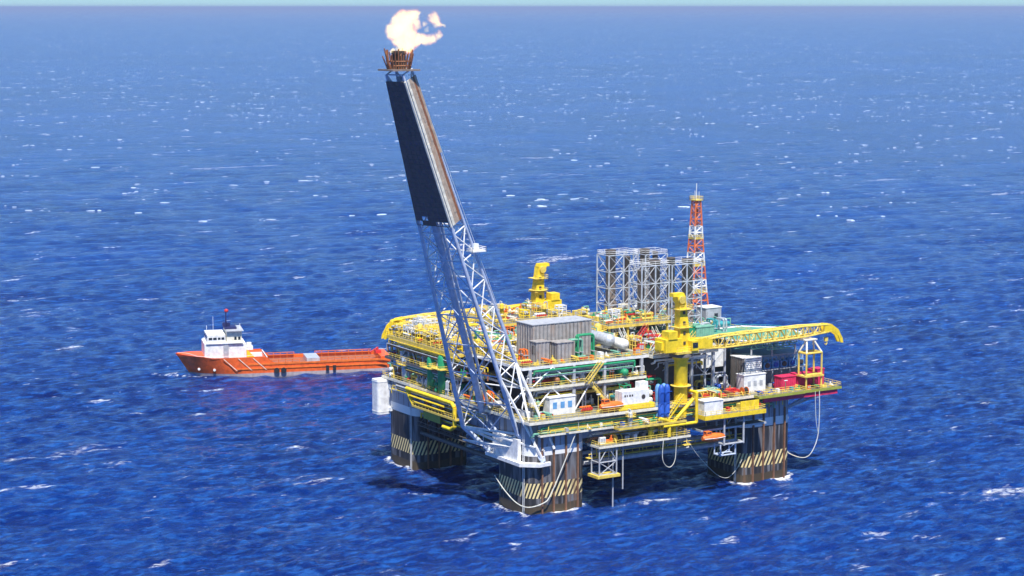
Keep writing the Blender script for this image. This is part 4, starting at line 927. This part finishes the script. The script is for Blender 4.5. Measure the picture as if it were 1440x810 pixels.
def k_scaffold(c, s):
    t = mk('pipe_scaffold'); w_ = 1.6 * s; h = 4.6 * s
    mb = MB()
    for x in (-w_, 0, w_):
        for y in (-1, 1): mb.tube((x, y, 0), (x, y, h), .13, 5)
    for z in (h * .33, h * .66, h * .97):
        mb.path([(-w_, -1, z), (w_, -1, z), (w_, 1, z), (-w_, 1, z), (-w_, -1, z)], .1, 4)
    mb.tube((-w_, -1, 0), (0, -1, h * .66), .08, 4); mb.tube((w_, -1, 0), (0, -1, h * .66), .08, 4); mb.build('frame', c, t)
    MB().box(-w_, w_, -1, 1, h * .64, h * .655).build('floor', 'deck', t)
    mb = MB(); mb.tube((-w_ - .4, 0, h * .75), (w_ + .4, 0, h * .75), .26, 8); mb.tube((-w_ - .4, .6, h * .72), (w_ + .4, .6, h * .72), .15, 6); mb.build('pipe', 'silver', t); return t
def k_cabinet(c, s):
    t = mk('equipment_cabinet'); MB().box(-1.1 * s, 1.1 * s, -.7 * s, .7 * s, .15, 2.3 * s).build('body', c, t)
    MB().box(-.9 * s, -.1 * s, -.75 * s, -.7 * s, .4, 2.0 * s).build('door', 'grey', t); MB().box(.1 * s, .9 * s, -.75 * s, -.7 * s, .4, 2.0 * s).build('door', 'grey', t)
    MB().box(-1.25 * s, 1.25 * s, -.85 * s, .85 * s, 0, .15).build('plinth', 'yellow', t); return t
def k_cooler(c, s):
    t = mk('heat_exchanger')
    for z in (.9, 2.4): MB().lathe((0, 0, z * s), [(.35 * s, -2.5 * s), (.6 * s, -2.3 * s), (.6 * s, -2 * s), (.5 * s, -1.95 * s), (.5 * s, 2 * s), (.3 * s, 2.3 * s)], 12, 'X').build('shell', c, t)
    for x in (-1.4 * s, 1.4 * s): MB().box(x - .15, x + .15, -.5 * s, .5 * s, 0, 3.1 * s).build('support', 'yellow', t)
    MB().path([(-2.1 * s, 0, .9 * s), (-2.1 * s, 0, 3.8 * s), (-2.1 * s, 1.6, 3.8 * s)], .2, 7).build('pipe', 'pale_green', t); return t
def k_stair(c, s):
    t = mk('stairway'); n = 10; mb = MB()
    for k in range(n): mb.box(-2.4 * s + 4.8 * s * k / n, -2.4 * s + 4.8 * s * (k + .8) / n, -.6, .6, 5.0 * s * (k + .6) / n, 5.0 * s * (k + .6) / n + .08)
    mb.build('treads', 'deck', t)
    for y in (-.65, .65):
        mb = MB(); mb.add([(-2.6 * s, y - .05, 0), (-2.1 * s, y - .05, 0), (2.5 * s, y - .05, 5 * s), (2.0 * s, y - .05, 5 * s), (-2.6 * s, y + .05, 0), (-2.1 * s, y + .05, 0), (2.5 * s, y + .05, 5 * s), (2.0 * s, y + .05, 5 * s)], [(0, 1, 2, 3), (7, 6, 5, 4), (0, 4, 5, 1), (1, 5, 6, 2), (2, 6, 7, 3), (3, 7, 4, 0)])
        for k in range(6): f_ = k / 5; mb.tube((-2.3 * s + 4.6 * s * f_, y, 5 * s * f_), (-2.3 * s + 4.6 * s * f_, y, 5 * s * f_ + 1.1), .06, 4)
        mb.tube((-2.3 * s, y, 1.1), (2.3 * s, y, 5 * s + 1.1), .07, 4); mb.build('stringer', c, t)
    return t
def k_mast(c, s):
    t = mk('light_mast'); MB().tube((0, 0, 0), (0, 0, 6 * s), .1, 6, r2=.06).build('pole', c, t)
    mb = MB(); mb.box(-.5, .5, -.25, .1, 5.8 * s, 6.1 * s); mb.build('floodlight', 'white', t); MB().box(-.4, .4, -.4, .4, 0, .2).build('base', 'yellow', t); return t
def k_reel(c, s):
    t = mk('hose_reel')
    for y in (-.8, .7): MB().lathe((0, y, 1.5 * s), [(1.4 * s, 0), (1.4 * s, .12)], 16, 'Y').build('flange', c, t)
    MB().lathe((0, -.68, 1.5 * s), [(1.0 * s, 0), (1.0 * s, 1.38)], 14, 'Y').build('wound_hose', 'rubber', t)
    mb = MB()
    for y in (-1.0, .95): mb.tube((-1.2 * s, y, 0), (0, y, 1.5 * s), .1, 5); mb.tube((1.2 * s, y, 0), (0, y, 1.5 * s), .1, 5)
    mb.build('cradle', 'yellow', t); return t
def k_piperun(c, s):
    t = mk('pipe_rack'); l = 4.5 * s
    for k in range(5): MB().tube((-l, -.8 + .42 * k, 2.1), (l, -.8 + .42 * k, 2.1), .13 + .05 * (k % 3), 7).build('pipe', (c, 'silver', 'pale_green', 'white', c)[k], t)
    mb = MB()
    for x in (-l * .9, -l * .3, l * .3, l * .9): mb.path([(x, -1.2, 0), (x, -1.2, 1.85), (x, 1.2, 1.85), (x, 1.2, 0)], .12, 5)
    mb.build('portal_frame', 'yellow', t); return t
KIND = {'vertical_vessel': (k_vertical_vessel, 'vertical vessel', 'vessel', 1.5), 'horizontal_vessel': (k_horizontal_vessel, 'horizontal vessel', 'vessel', 2.4),
        'pump_skid': (k_pump_skid, 'skid-mounted pump', 'pump', 1.6), 'manifold': (k_manifold, 'valve manifold', 'manifold', 2.2), 'pipe_arch': (k_pipe_arch, 'pipe arch', 'pipe', 1.8),
        'scaffold': (k_scaffold, 'pipe scaffold', 'scaffold', 1.9), 'cabinet': (k_cabinet, 'equipment cabinet', 'cabinet', 1.3), 'cooler': (k_cooler, 'heat exchanger', 'heat exchanger', 2.3),
        'stair': (k_stair, 'open stairway', 'stairway', 2.3), 'mast': (k_mast, 'slim floodlight pole', 'light pole', .8), 'reel': (k_reel, 'hose reel', 'hose reel', 1.5), 'piperun': (k_piperun, 'pipe rack', 'pipe rack', 4.0)}
CN = {'yellow': 'yellow', 'bright_yellow': 'bright yellow', 'green': 'green', 'pale_green': 'pale green', 'white': 'white', 'silver': 'silver', 'grey': 'grey', 'orange': 'orange', 'red': 'red', 'blue': 'blue', 'light_blue': 'light blue', 'cream': 'cream', 'teal': 'teal', 'rust': 'rust-brown', 'mid_dark': 'dark grey', 'crimson': 'crimson'}
protos = {}; placed = []
camf = Vector((.5225, .8526)); camr = Vector((.8526, -.5225))
def put(kind, c, x, y, z, rz=0, s=1.0, zone=''):
    s = round(s * 4) / 4 or .5; key = (kind, c, s)
    if key not in protos: o = KIND[kind][0](c, s); protos[key] = o
    else: o = copy_tree(protos[key])
    o.location = (x, y, z + .01); o.rotation_euler = (0, 0, rz); placed.append((o, kind, c, zone, s)); return o
def fill(zone, x0, x1, y0, y1, z, kinds, colors, pitch, smax=1.0, jit=.5, skip=.05, smin=None, rots=(0, math.pi / 2)):
    pitch *= .86
    nx = max(1, round((x1 - x0) / pitch)); ny = max(1, round((y1 - y0) / pitch))
    for i in range(nx):
        for j in range(ny):
            if rnd.random() < skip: continue
            x = x0 + (i + .5) * (x1 - x0) / nx + rnd.uniform(-jit, jit); y = y0 + (j + .5) * (y1 - y0) / ny + rnd.uniform(-jit, jit)
            put(rnd.choice(kinds), rnd.choice(colors), x, y, z, rnd.choice(rots), rnd.uniform(smin or smax * .7, smax), zone)
Yl = ['yellow', 'yellow', 'bright_yellow']
# main deck, front edge
fill('the front main deck edge', 8.8, 17, -8, -4.6, 24, ['manifold', 'pump_skid', 'cabinet', 'mast'], ['green', 'red', 'white', 'yellow', 'orange'], 2.9, .9)
fill('the corner beside the boom foot', -8, -1, -8.6, -1, 24, ['pump_skid', 'cabinet', 'manifold', 'vertical_vessel'], ['white', 'yellow', 'pale_green', 'grey'], 2.8, .8)
fill('the bay behind the white tank', 18, 34, -4.6, 1.0, 24, ['vertical_vessel', 'pipe_arch', 'pipe_arch', 'scaffold', 'cooler'], ['teal', 'red', 'grey', 'white', 'green', 'yellow'], 3.5, 1.4, smin=1)
fill('the deck behind the white cabin', -3, 17, 0.8, 3, 24, ['horizontal_vessel', 'pump_skid', 'pipe_arch', 'vertical_vessel'], ['green', 'orange', 'white', 'silver', 'yellow'], 2.8, 1.15)
fill('the middle deck of the front module', -4, 28.5, -1.6, 3, 31, ['pump_skid', 'horizontal_vessel', 'manifold', 'pipe_arch', 'cabinet'], ['green', 'orange', 'green', 'silver', 'yellow', 'white', 'rust'], 2.5, .95)
# top deck round the rusty house
fill('the top deck left of the rusty house', -6, 0.2, 5, 25, 36.3, ['scaffold', 'manifold', 'vertical_vessel', 'pump_skid', 'pipe_arch'], Yl + ['orange', 'white', 'pale_green', 'cream'], 3.1, .9, smin=.6)
fill('the edge before the rusty house', -6, 30, -1.6, .2, 36.3, ['manifold', 'cabinet', 'pump_skid'], ['white', 'yellow', 'pale_green', 'orange'], 3.3, .75, smin=.5)
for x, s_ in ((11.5, 1.25), (14.6, 1.5)): put('pipe_arch', 'pale_green' if x < 12 else 'green', x, 1.6, 36.3, 0, s_, 'the deck before the rusty house')
put('horizontal_vessel', 'silver', 24.2, 9.5, 37.4, math.pi / 2, 1.75, 'the top deck right of the rusty house'); put('horizontal_vessel', 'white', 28.2, 8, 36.3, math.pi / 2, 1.5, 'the top deck right of the rusty house')
fill('the top deck behind the silver vessels', 20.5, 29.5, 15, 25, 36.3, ['scaffold', 'vertical_vessel', 'pipe_arch', 'cooler'], Yl + ['silver', 'cream', 'orange'], 3.0, 1.2)
fill('the top deck left of the near crane', 32, 46, -3.2, 12.5, 36.3, ['scaffold', 'manifold', 'piperun', 'pump_skid', 'vertical_vessel', 'cabinet', 'stair'], Yl + ['white', 'red', 'green', 'cream', 'silver'], 3.2, .9, smin=.6)
fill('the raised yellow central deck', 31, 49, 15, 35, 41.5, ['scaffold', 'manifold', 'cabinet', 'pump_skid', 'cooler'], Yl + ['green', 'orange', 'cream', 'white', 'pale_green'], 3.6, .7, smin=.5)
fill('the space under the raised deck', 31, 42, 13.5, 19, 36.3, ['horizontal_vessel', 'cooler', 'vertical_vessel'], ['silver', 'cream', 'green', 'white'], 3.4, .85)
fill('the raised deck by the far crane', 13, 35, 41, 61, 40, ['scaffold', 'manifold', 'vertical_vessel', 'cooler', 'pump_skid'], Yl + ['white', 'cream', 'silver', 'orange'], 3.9, .7, smin=.5)
fill('the deck before the far crane', 0, 30, 27.5, 39, 35.6, ['scaffold', 'horizontal_vessel', 'vertical_vessel', 'pipe_arch', 'piperun', 'cooler'], Yl + ['silver', 'white', 'cream', 'green', 'orange'], 3.7, 1.1)
fill('the far left top deck', -8, 11, 41, 65, 35.6, ['scaffold', 'scaffold', 'vertical_vessel', 'manifold', 'pipe_arch'], Yl + Yl + ['silver', 'cream', 'white'], 3.3, .95, smin=.7)
fill('the left top deck edge', -8.2, -3, 27.8, 64, 35.6, ['scaffold', 'scaffold', 'manifold'], Yl + ['cream'], 2.7, .9, smin=.7)
# left flank
fill('the left flank of the middle deck', -8, -3.6, 25, 65, 29.6, ['pump_skid', 'vertical_vessel', 'manifold', 'cabinet', 'cooler'], ['white', 'silver', 'cream', 'yellow', 'rust', 'green'], 3.1, .9)
fill('the left flank of the main deck', -8.6, -3.6, 11, 66, 24, ['pump_skid', 'cabinet', 'vertical_vessel', 'pipe_arch', 'manifold', 'cooler'], ['silver', 'white', 'green', 'pale_green', 'yellow', 'orange', 'rust'], 3.0, 1.0)
put('vertical_vessel', 'green', -8.0, 41, 24, 0, 2.0, 'the left deck edge, tall,'); put('vertical_vessel', 'green', -8.2, 34.5, 24, 0, 2.25, 'the left deck edge, tall,'); put('vertical_vessel', 'silver', -8.0, 56, 24, 0, 1.5, 'the left deck edge, tall,')
fill('the low left walkway', -9.6, -7.4, 26, 46, 19.2, ['pump_skid', 'cabinet', 'manifold'], ['orange', 'white', 'yellow', 'light_blue'], 3.2, .7)
# balconies
fill('the lowest front balcony', 10.5, 25, -11, -8.6, 16.3, ['pump_skid', 'manifold', 'cabinet', 'reel'], ['orange', 'yellow', 'green', 'white', 'mid_dark', 'silver'], 2.7, .9)
for x in (26.3, 28.4, 31.4, 33.6): put('vertical_vessel' if x in (26.3, 33.6) else 'pipe_arch', 'bright_yellow', x, -10.6, 16.3, 0, .75, 'the lowest front balcony')
put('stair', 'bright_yellow', 33.5, -11.2, 21.0, 0, 1.0, 'the crane pedestal foot'); put('stair', 'yellow', 13.5, -4.2, 31, 0, 1.0, 'the front module edge'); put('stair', 'yellow', 15.5, -4.3, 24, math.pi, 1.25, 'the front module edge')
fill('the walkway over the front column', -5, 14, -9.9, -9.3, 20.6, ['cabinet', 'pump_skid', 'mast'], ['white', 'grey', 'yellow', 'rust'], 4.2, .5, smin=.5)
deck('walkway', 15.5, 36, -12.6, -9.9, 20.4, edge='yellow', th=.35, rails=(1, 1, 0, 1))
fill('the balcony left of the pedestal', 16.5, 27.5, -12, -10.4, 20.4, ['manifold', 'cabinet', 'pump_skid', 'vertical_vessel'], ['green', 'white', 'blue', 'red', 'silver', 'orange'], 2.6, .75, smin=.5)
# yellow pipework frame around the pedestal
t = thing('pipe_guard', 'thick bright yellow pipe frame around the foot of the near crane', 'pipe frame', (34, -12, 20))
mb = MB(); mb.path([(29, -12.4, 19.4), (39.5, -12.4, 19.4), (39.5, -12.4, 27.2), (39.5, -9, 27.2)], .42, 8); mb.build('main_pipe', 'bright_yellow', t)
mb = MB(); mb.path([(28, -12.2, 21.5), (32.4, -12.2, 20.2), (38.6, -12.2, 25.6)], .5, 8); mb.path([(31, -12.2, 20.6), (31, -12.2, 16.6)], .55, 8); mb.build('brace_pipe', 'bright_yellow', t)
# right main deck
fill('the deck behind the walkway cabin', 42, 59, -9.4, -3, 24, ['manifold', 'pump_skid', 'cabinet', 'reel', 'piperun'], ['red', 'orange', 'yellow', 'bright_yellow', 'teal', 'rust'], 2.9, .8, smin=.5)
fill('the walkway under the yellow panel', 48.6, 60, -13.4, -10.2, 21.0, ['cabinet', 'pump_skid', 'manifold'], ['red', 'teal', 'white', 'yellow', 'crimson'], 2.6, .7, smin=.5)
fill('the edge before the crimson containers', 61, 86.5, -11.3, -9.6, 24, ['pump_skid', 'cabinet', 'mast', 'manifold'], ['green', 'blue', 'yellow', 'white', 'teal', 'red'], 3.0, .6, smin=.5)
fill('the shaded bay under the white wall', 46, 61, -1, 3.4, 24, ['horizontal_vessel', 'vertical_vessel', 'pump_skid', 'pipe_arch'], ['grey', 'yellow', 'silver', 'blue', 'white'], 3.4, 1.1)
fill('the exhaust tower feet', 44, 71, 14.5, 18.6, 36.3, ['cooler', 'cabinet', 'pipe_arch', 'scaffold'], ['pale_green', 'green', 'grey', 'silver', 'teal'], 3.4, 1.0)
fill('the deck between the exhaust towers', 54, 70, 28, 45, 36.3, ['cooler', 'cabinet', 'vertical_vessel'], ['grey', 'silver', 'pale_green', 'mid_dark'], 5.2, 1.3)
fill('the deck beside the telecom cabin', 64, 75, 20.5, 25, 36.3, ['cabinet', 'horizontal_vessel', 'cooler'], ['teal', 'light_blue', 'teal', 'white'], 3.2, .9)
fill('the deck before the living quarters', 68.5, 86, -4.6, -2.6, 24, ['cabinet', 'pipe_arch', 'manifold'], ['blue', 'teal', 'yellow', 'grey'], 3.4, .75, smin=.5)
# white X-braced screen in front of the white wall
t = thing('braced_screen', 'grey cross-braced steel frame in front of the white accommodation wall', 'frame', (50, 0, 24))
mb = MB()
for x in (43.5, 49.5, 56): MB().box(x - .25, x + .25, -2.6, -2.1, 24, 35.7).build('post', 'grey', t)
mb = MB(); mb.tube((43.5, -2.3, 35.4), (49.5, -2.3, 29.6), .16, 5); mb.tube((49.5, -2.3, 35.4), (43.5, -2.3, 29.6), .16, 5); mb.tube((56, -2.3, 35.4), (49.5, -2.3, 29.6), .16, 5); mb.box(43.5, 56, -2.5, -2.2, 29.3, 29.6); mb.build('cross_brace', 'grey', t)

# labels: ordinal from the left of the picture within each look-and-place
from collections import defaultdict
gr = defaultdict(list)
for o, kind, c, zone, s_ in placed: gr[(kind, c, zone)].append(o)
kt = defaultdict(int)
for o, kind, c, zone, s_ in placed: kt[kind] += 1
ordn = ['leftmost'] + [q + ' from left' for q in 'second third fourth fifth sixth seventh eighth ninth tenth eleventh twelfth thirteenth fourteenth fifteenth sixteenth seventeenth eighteenth nineteenth twentieth twenty-first twenty-second twenty-third twenty-fourth twenty-fifth twenty-sixth twenty-seventh twenty-eighth twenty-ninth thirtieth'.split()]
for (kind, c, zone), os_ in gr.items():
    os_.sort(key=lambda o: (Vector((o.location.x - CAM.x, o.location.y - CAM.y)).dot(camr)) / (Vector((o.location.x - CAM.x, o.location.y - CAM.y)).dot(camf)))
    for i, o in enumerate(os_):
        base = CN[c] + ' ' + KIND[kind][1] + ' on ' + zone
        if zone.endswith('tall,'): base = 'tall ' + CN[c] + ' vertical vessel rising from the left deck edge'
        if zone.endswith('pedestal foot'): base = CN[c] + ' open stairway climbing to the crane pedestal foot'
        if len(os_) > 1:
            w_ = ordn[min(i, 29)]
            if i == len(os_) - 1: w_ = 'rightmost'
            base = w_ + ' ' + base
        ws = base.split()
        o['label'] = ' '.join(ws[:16]); o['category'] = KIND[kind][2]; o['group'] = KIND[kind][1].split(' with')[0] + 's on the platform decks'

# ---------------- supply ship ----------------
SO = Vector((-8.3, 220.9, 0)); DU = Vector((.9508, -.3098, 0)); DV = Vector((-.3098, -.9508, 0))
def S(u, v, z):
    if z > 8: z = 8 + (z - 8) * .90
    return SO + DU * u + DV * v + Vector((0, 0, z))
class SB(MB):
    def add(s, vs, fs, smooth=False): return MB.add(s, [S(*p) for p in vs], fs, smooth)
ship = thing('supply_ship', 'orange offshore supply ship with white wheelhouse at the bow, left of the platform', 'ship', tuple(SO + DU * 38))
def hb(u, z):      # half breadth
    fl = min(1, max(0, z / 7)); u0 = 5.0 - 5.0 * fl
    k = min(1, max(0, (u - u0) / (20 - 4 * fl))); base = 8.2 * math.sin(k * math.pi / 2) ** .75
    if u > 68: base *= 1 - .10 * (u - 68) / 6
    return max(base, .05)
def top(u): return 7.6 - 1.0 * min(1, u / 12) if u < 30 else (6.6 - 2.4 * (u - 30) / 3 if u < 33 else 4.2)
us = [0, .8, 2, 3.5, 5, 7, 9, 12, 15, 18, 22, 26, 30, 33, 40, 50, 60, 68, 72, 74]
for name, m_, lv in (('bottom_hull', 'boot_grey', (-3, -1, 0, .9)), ('hull', 'hull_orange', (.9, 2.4, 3.6, None))):
    mb = SB(); vs = []; nl = len(lv)
    for u in us:
        for side in (1, -1):
            for z in lv:
                zz = top(u) if z is None else z; q = hb(u, zz) * (.75 if zz < -2 else 1); uu = u
                if u < 6 and zz < 7: uu = u + (1 - zz / 7.6) * (5.0 - u * .83)
                vs.append((uu, side * q, zz))
    fs = []
    for k in range(len(us) - 1):
        for sidx in range(2):
            for j in range(nl - 1):
                a = k * 2 * nl + sidx * nl + j; b = a + 2 * nl; fs.append((a, b, b + 1, a + 1))
    k = (len(us) - 1) * 2 * nl
    for j in range(nl - 1): fs.append((k + j, k + nl + j, k + nl + j + 1, k + j + 1))
    mb.add(vs, fs, True); h_ = mb.build(name, m_, ship)
mb = SB(); pts = [(u, hb(u, 7) - .15) for u in us if u <= 31]
n_ = len(pts); vs = [(u, w_, 6.2 + (.7 if u < 10 else 0)) for u, w_ in pts] + [(u, -w_, 6.2 + (.7 if u < 10 else 0)) for u, w_ in pts]
mb.add(vs, [(i, i + 1, n_ + i + 1, n_ + i) for i in range(n_ - 1)]); mb.build('forecastle_deck', 'hull_orange', ship)
SB().box(30.5, 73.9, -8.0, 8.0, 2.9, 3.1).build('cargo_deck', 'cargo_brown', ship)
SB().box(30.3, 30.6, -7.9, 7.9, 1.6, 6.4).build('bulkhead', 'white', ship)
# rub rails on the side
mb = SB()
for v in (8.15, -8.4): mb.box(20, 72, v, v + .25, 2.3, 2.7); mb.box(24, 73, v, v + .22, 3.7, 4.3)
mb.build('rubbing_strake', 'orange', ship)
mb = SB()
for v in (7.4, -7.6):
    for a, b in ((32, 41.5), (49, 69)):
        mb.box(a, b, v, v + .25, 5.0, 5.2); mb.box(a, b, v, v + .25, 4.3, 4.45)
        for u in np.arange(a, b + .1, 2.4): mb.box(u - .1, u + .1, v, v + .25, 3, 5.2)
mb.build('cargo_rail', 'orange', ship)
sh = SB(); sh.box(9.4, 17.4, -6.2, 6.2, 6.2, 11.6); sh.box(16.9, 23.6, -6.0, 6.0, 6.2, 11.2); sup = sh.build('superstructure', 'white', ship)
SB().box(9.9, 22.6, -6.6, 6.6, 11.6, 11.9).build('bridge_deck', 'white', sup)
wh = SB(); wh.box(10.4, 16.6, -6.0, 6.0, 11.9, 14.9); wheel = wh.build('wheelhouse', 'white', ship)
mb = SB(); mb.box(10.34, 10.4, -5.6, 5.6, 13.1, 14.1)
for a, b in ((10.9, 12.1), (12.4, 13.6), (14, 14.9), (15.2, 16.2)): mb.box(a, b, 6.0, 6.06, 13.1, 14.0)
mb.build('window', 'glass', wheel)
fn = SB(); fn.box(17.0, 22.2, -5.6, 5.6, 11.9, 16.2).build('funnel_house', 'cream', ship)
mb = SB()
for a in (19.6, 20.9): mb.box(a, a + .8, 5.6, 5.66, 12.8, 14)
mb.build('window', 'glass', ship)
SB().box(15.8, 17.6, 6.21, 6.4, 6.3, 11).build('door_recess', 'grey', ship)
SB().box(17.0, 22.8, -6.2, 6.6, 16.2, 16.4).build('funnel_roof', 'grey', ship)
mb = SB(); mb.tube((17.4, 0, 16.2), (17.4, 0, 22.6), .35, 6, r2=.2); mb.tube((17.4, -2, 19.5), (17.4, 2, 19.5), .12, 5); mb.box(16.7, 20.8, -2.5, 2.5, 16.4, 17.1); mb.box(16.2, 18.8, -.3, .3, 17.1, 18.6)
mb.build('mast', 'mast_navy', ship)
mb = SB(); mb.lathe((17.6, 0, 22.6), [(.2, 0), (.7, .3), (.7, .9), (.2, 1.3)], 10); mb.build('radar_dome', 'red', ship)
mb = SB(); mb.tube((12.8, 2, 14.9), (12.8, 2, 21.5), .07, 4); mb.tube((10.9, -2, 14.9), (10.9, -2, 17.4), .07, 4); mb.tube((21.8, 3, 16.4), (21.8, 3, 18.6), .12, 4); mb.build('antenna', 'white', ship)
mb = SB(); mb.add([(23.7, 6.4, 6.2), (26.4, 6.4, 6.2), (23.7, 6.4, 9.2), (23.7, 6.1, 6.2), (26.4, 6.1, 6.2), (23.7, 6.1, 9.2)], [(0, 1, 2), (5, 4, 3), (0, 3, 4, 1), (1, 4, 5, 2), (2, 5, 3, 0)]); mb.build('yellow_gusset', 'bright_yellow', ship)
mb = SB(); mb.lathe((24.8, 3.2, 10), [(.9, 0), (.9, 1.2)], 10); mb.box(23.6, 26, 2, 5, 8.6, 10); mb.box(25, 29, 4.5, 6, 6.3, 7.6); mb.build('deck_gear', 'white', ship)
mb = SB()
pr = [(u, s_ * (hb(u, 7) - .2)) for s_ in (1,) for u in (0.6, 2, 4, 7, 9, 12, 16, 20, 24, 28)]
for (a, b), (c, d) in zip(pr, pr[1:]): 
    mb.tube((a, b, 8.0 - (.9 if a > 5 else 0)), (c, d, 8.0 - (.9 if c > 5 else 0)), .06, 4)
mb.build('bow_rail', 'white', ship)
for u in (33.6, 36.0): SB().lathe((u, 8.5, 1.7), [(.95, 0), (.95, .5)], 12, 'Y').build('tyre_fender', 'rubber', ship)
for u in (50.6, 53.0): SB().box(u, u + 1.1, 8.4, 8.8, .9, 2.7).build('tyre_fender', 'rubber', ship)
mb = SB()
for u0 in (15.5, 20.5, 25.5):
    mb.add([(u0, 8.42, 6.2), (u0 + .3, 8.42, 6.2), (u0 + 4.8, 8.42, 2.0), (u0 + 4.5, 8.42, 2.0), (u0, 8.3, 6.2), (u0 + .3, 8.3, 6.2), (u0 + 4.8, 8.3, 2.0), (u0 + 4.5, 8.3, 2.0)], [(0, 1, 2, 3), (7, 6, 5, 4), (0, 3, 7, 4), (1, 5, 6, 2)])
mb.build('painted_stripe', 'cream', ship)
for u, z in ((7.6, 2.4), (12.6, 2.3)): SB().lathe((u, hb(u, z) - .1, z), [(.45, 0), (.45, .4)], 10, 'Y').build('bow_thruster_mark', 'white', ship)
SB().box(44.5, 49, -5, 5, 3.1, 4.9).build('deck_cargo', 'silver', ship)
mb = SB(); mb.box(70, 73.6, -7.4, 7.4, 3.1, 4.9); mb.build('stern_house', 'hull_orange', ship)
mb = SB(); mb.tube((70, 0, 4.9), (70, 0, 7.0), .4, 8); mb.tube((70, 0, 6.8), (67, 2, 5.6), .22, 6); mb.box(69.2, 71.2, -1.0, 1.0, 4.9, 5.9); mb.build('stern_crane', 'red', ship)
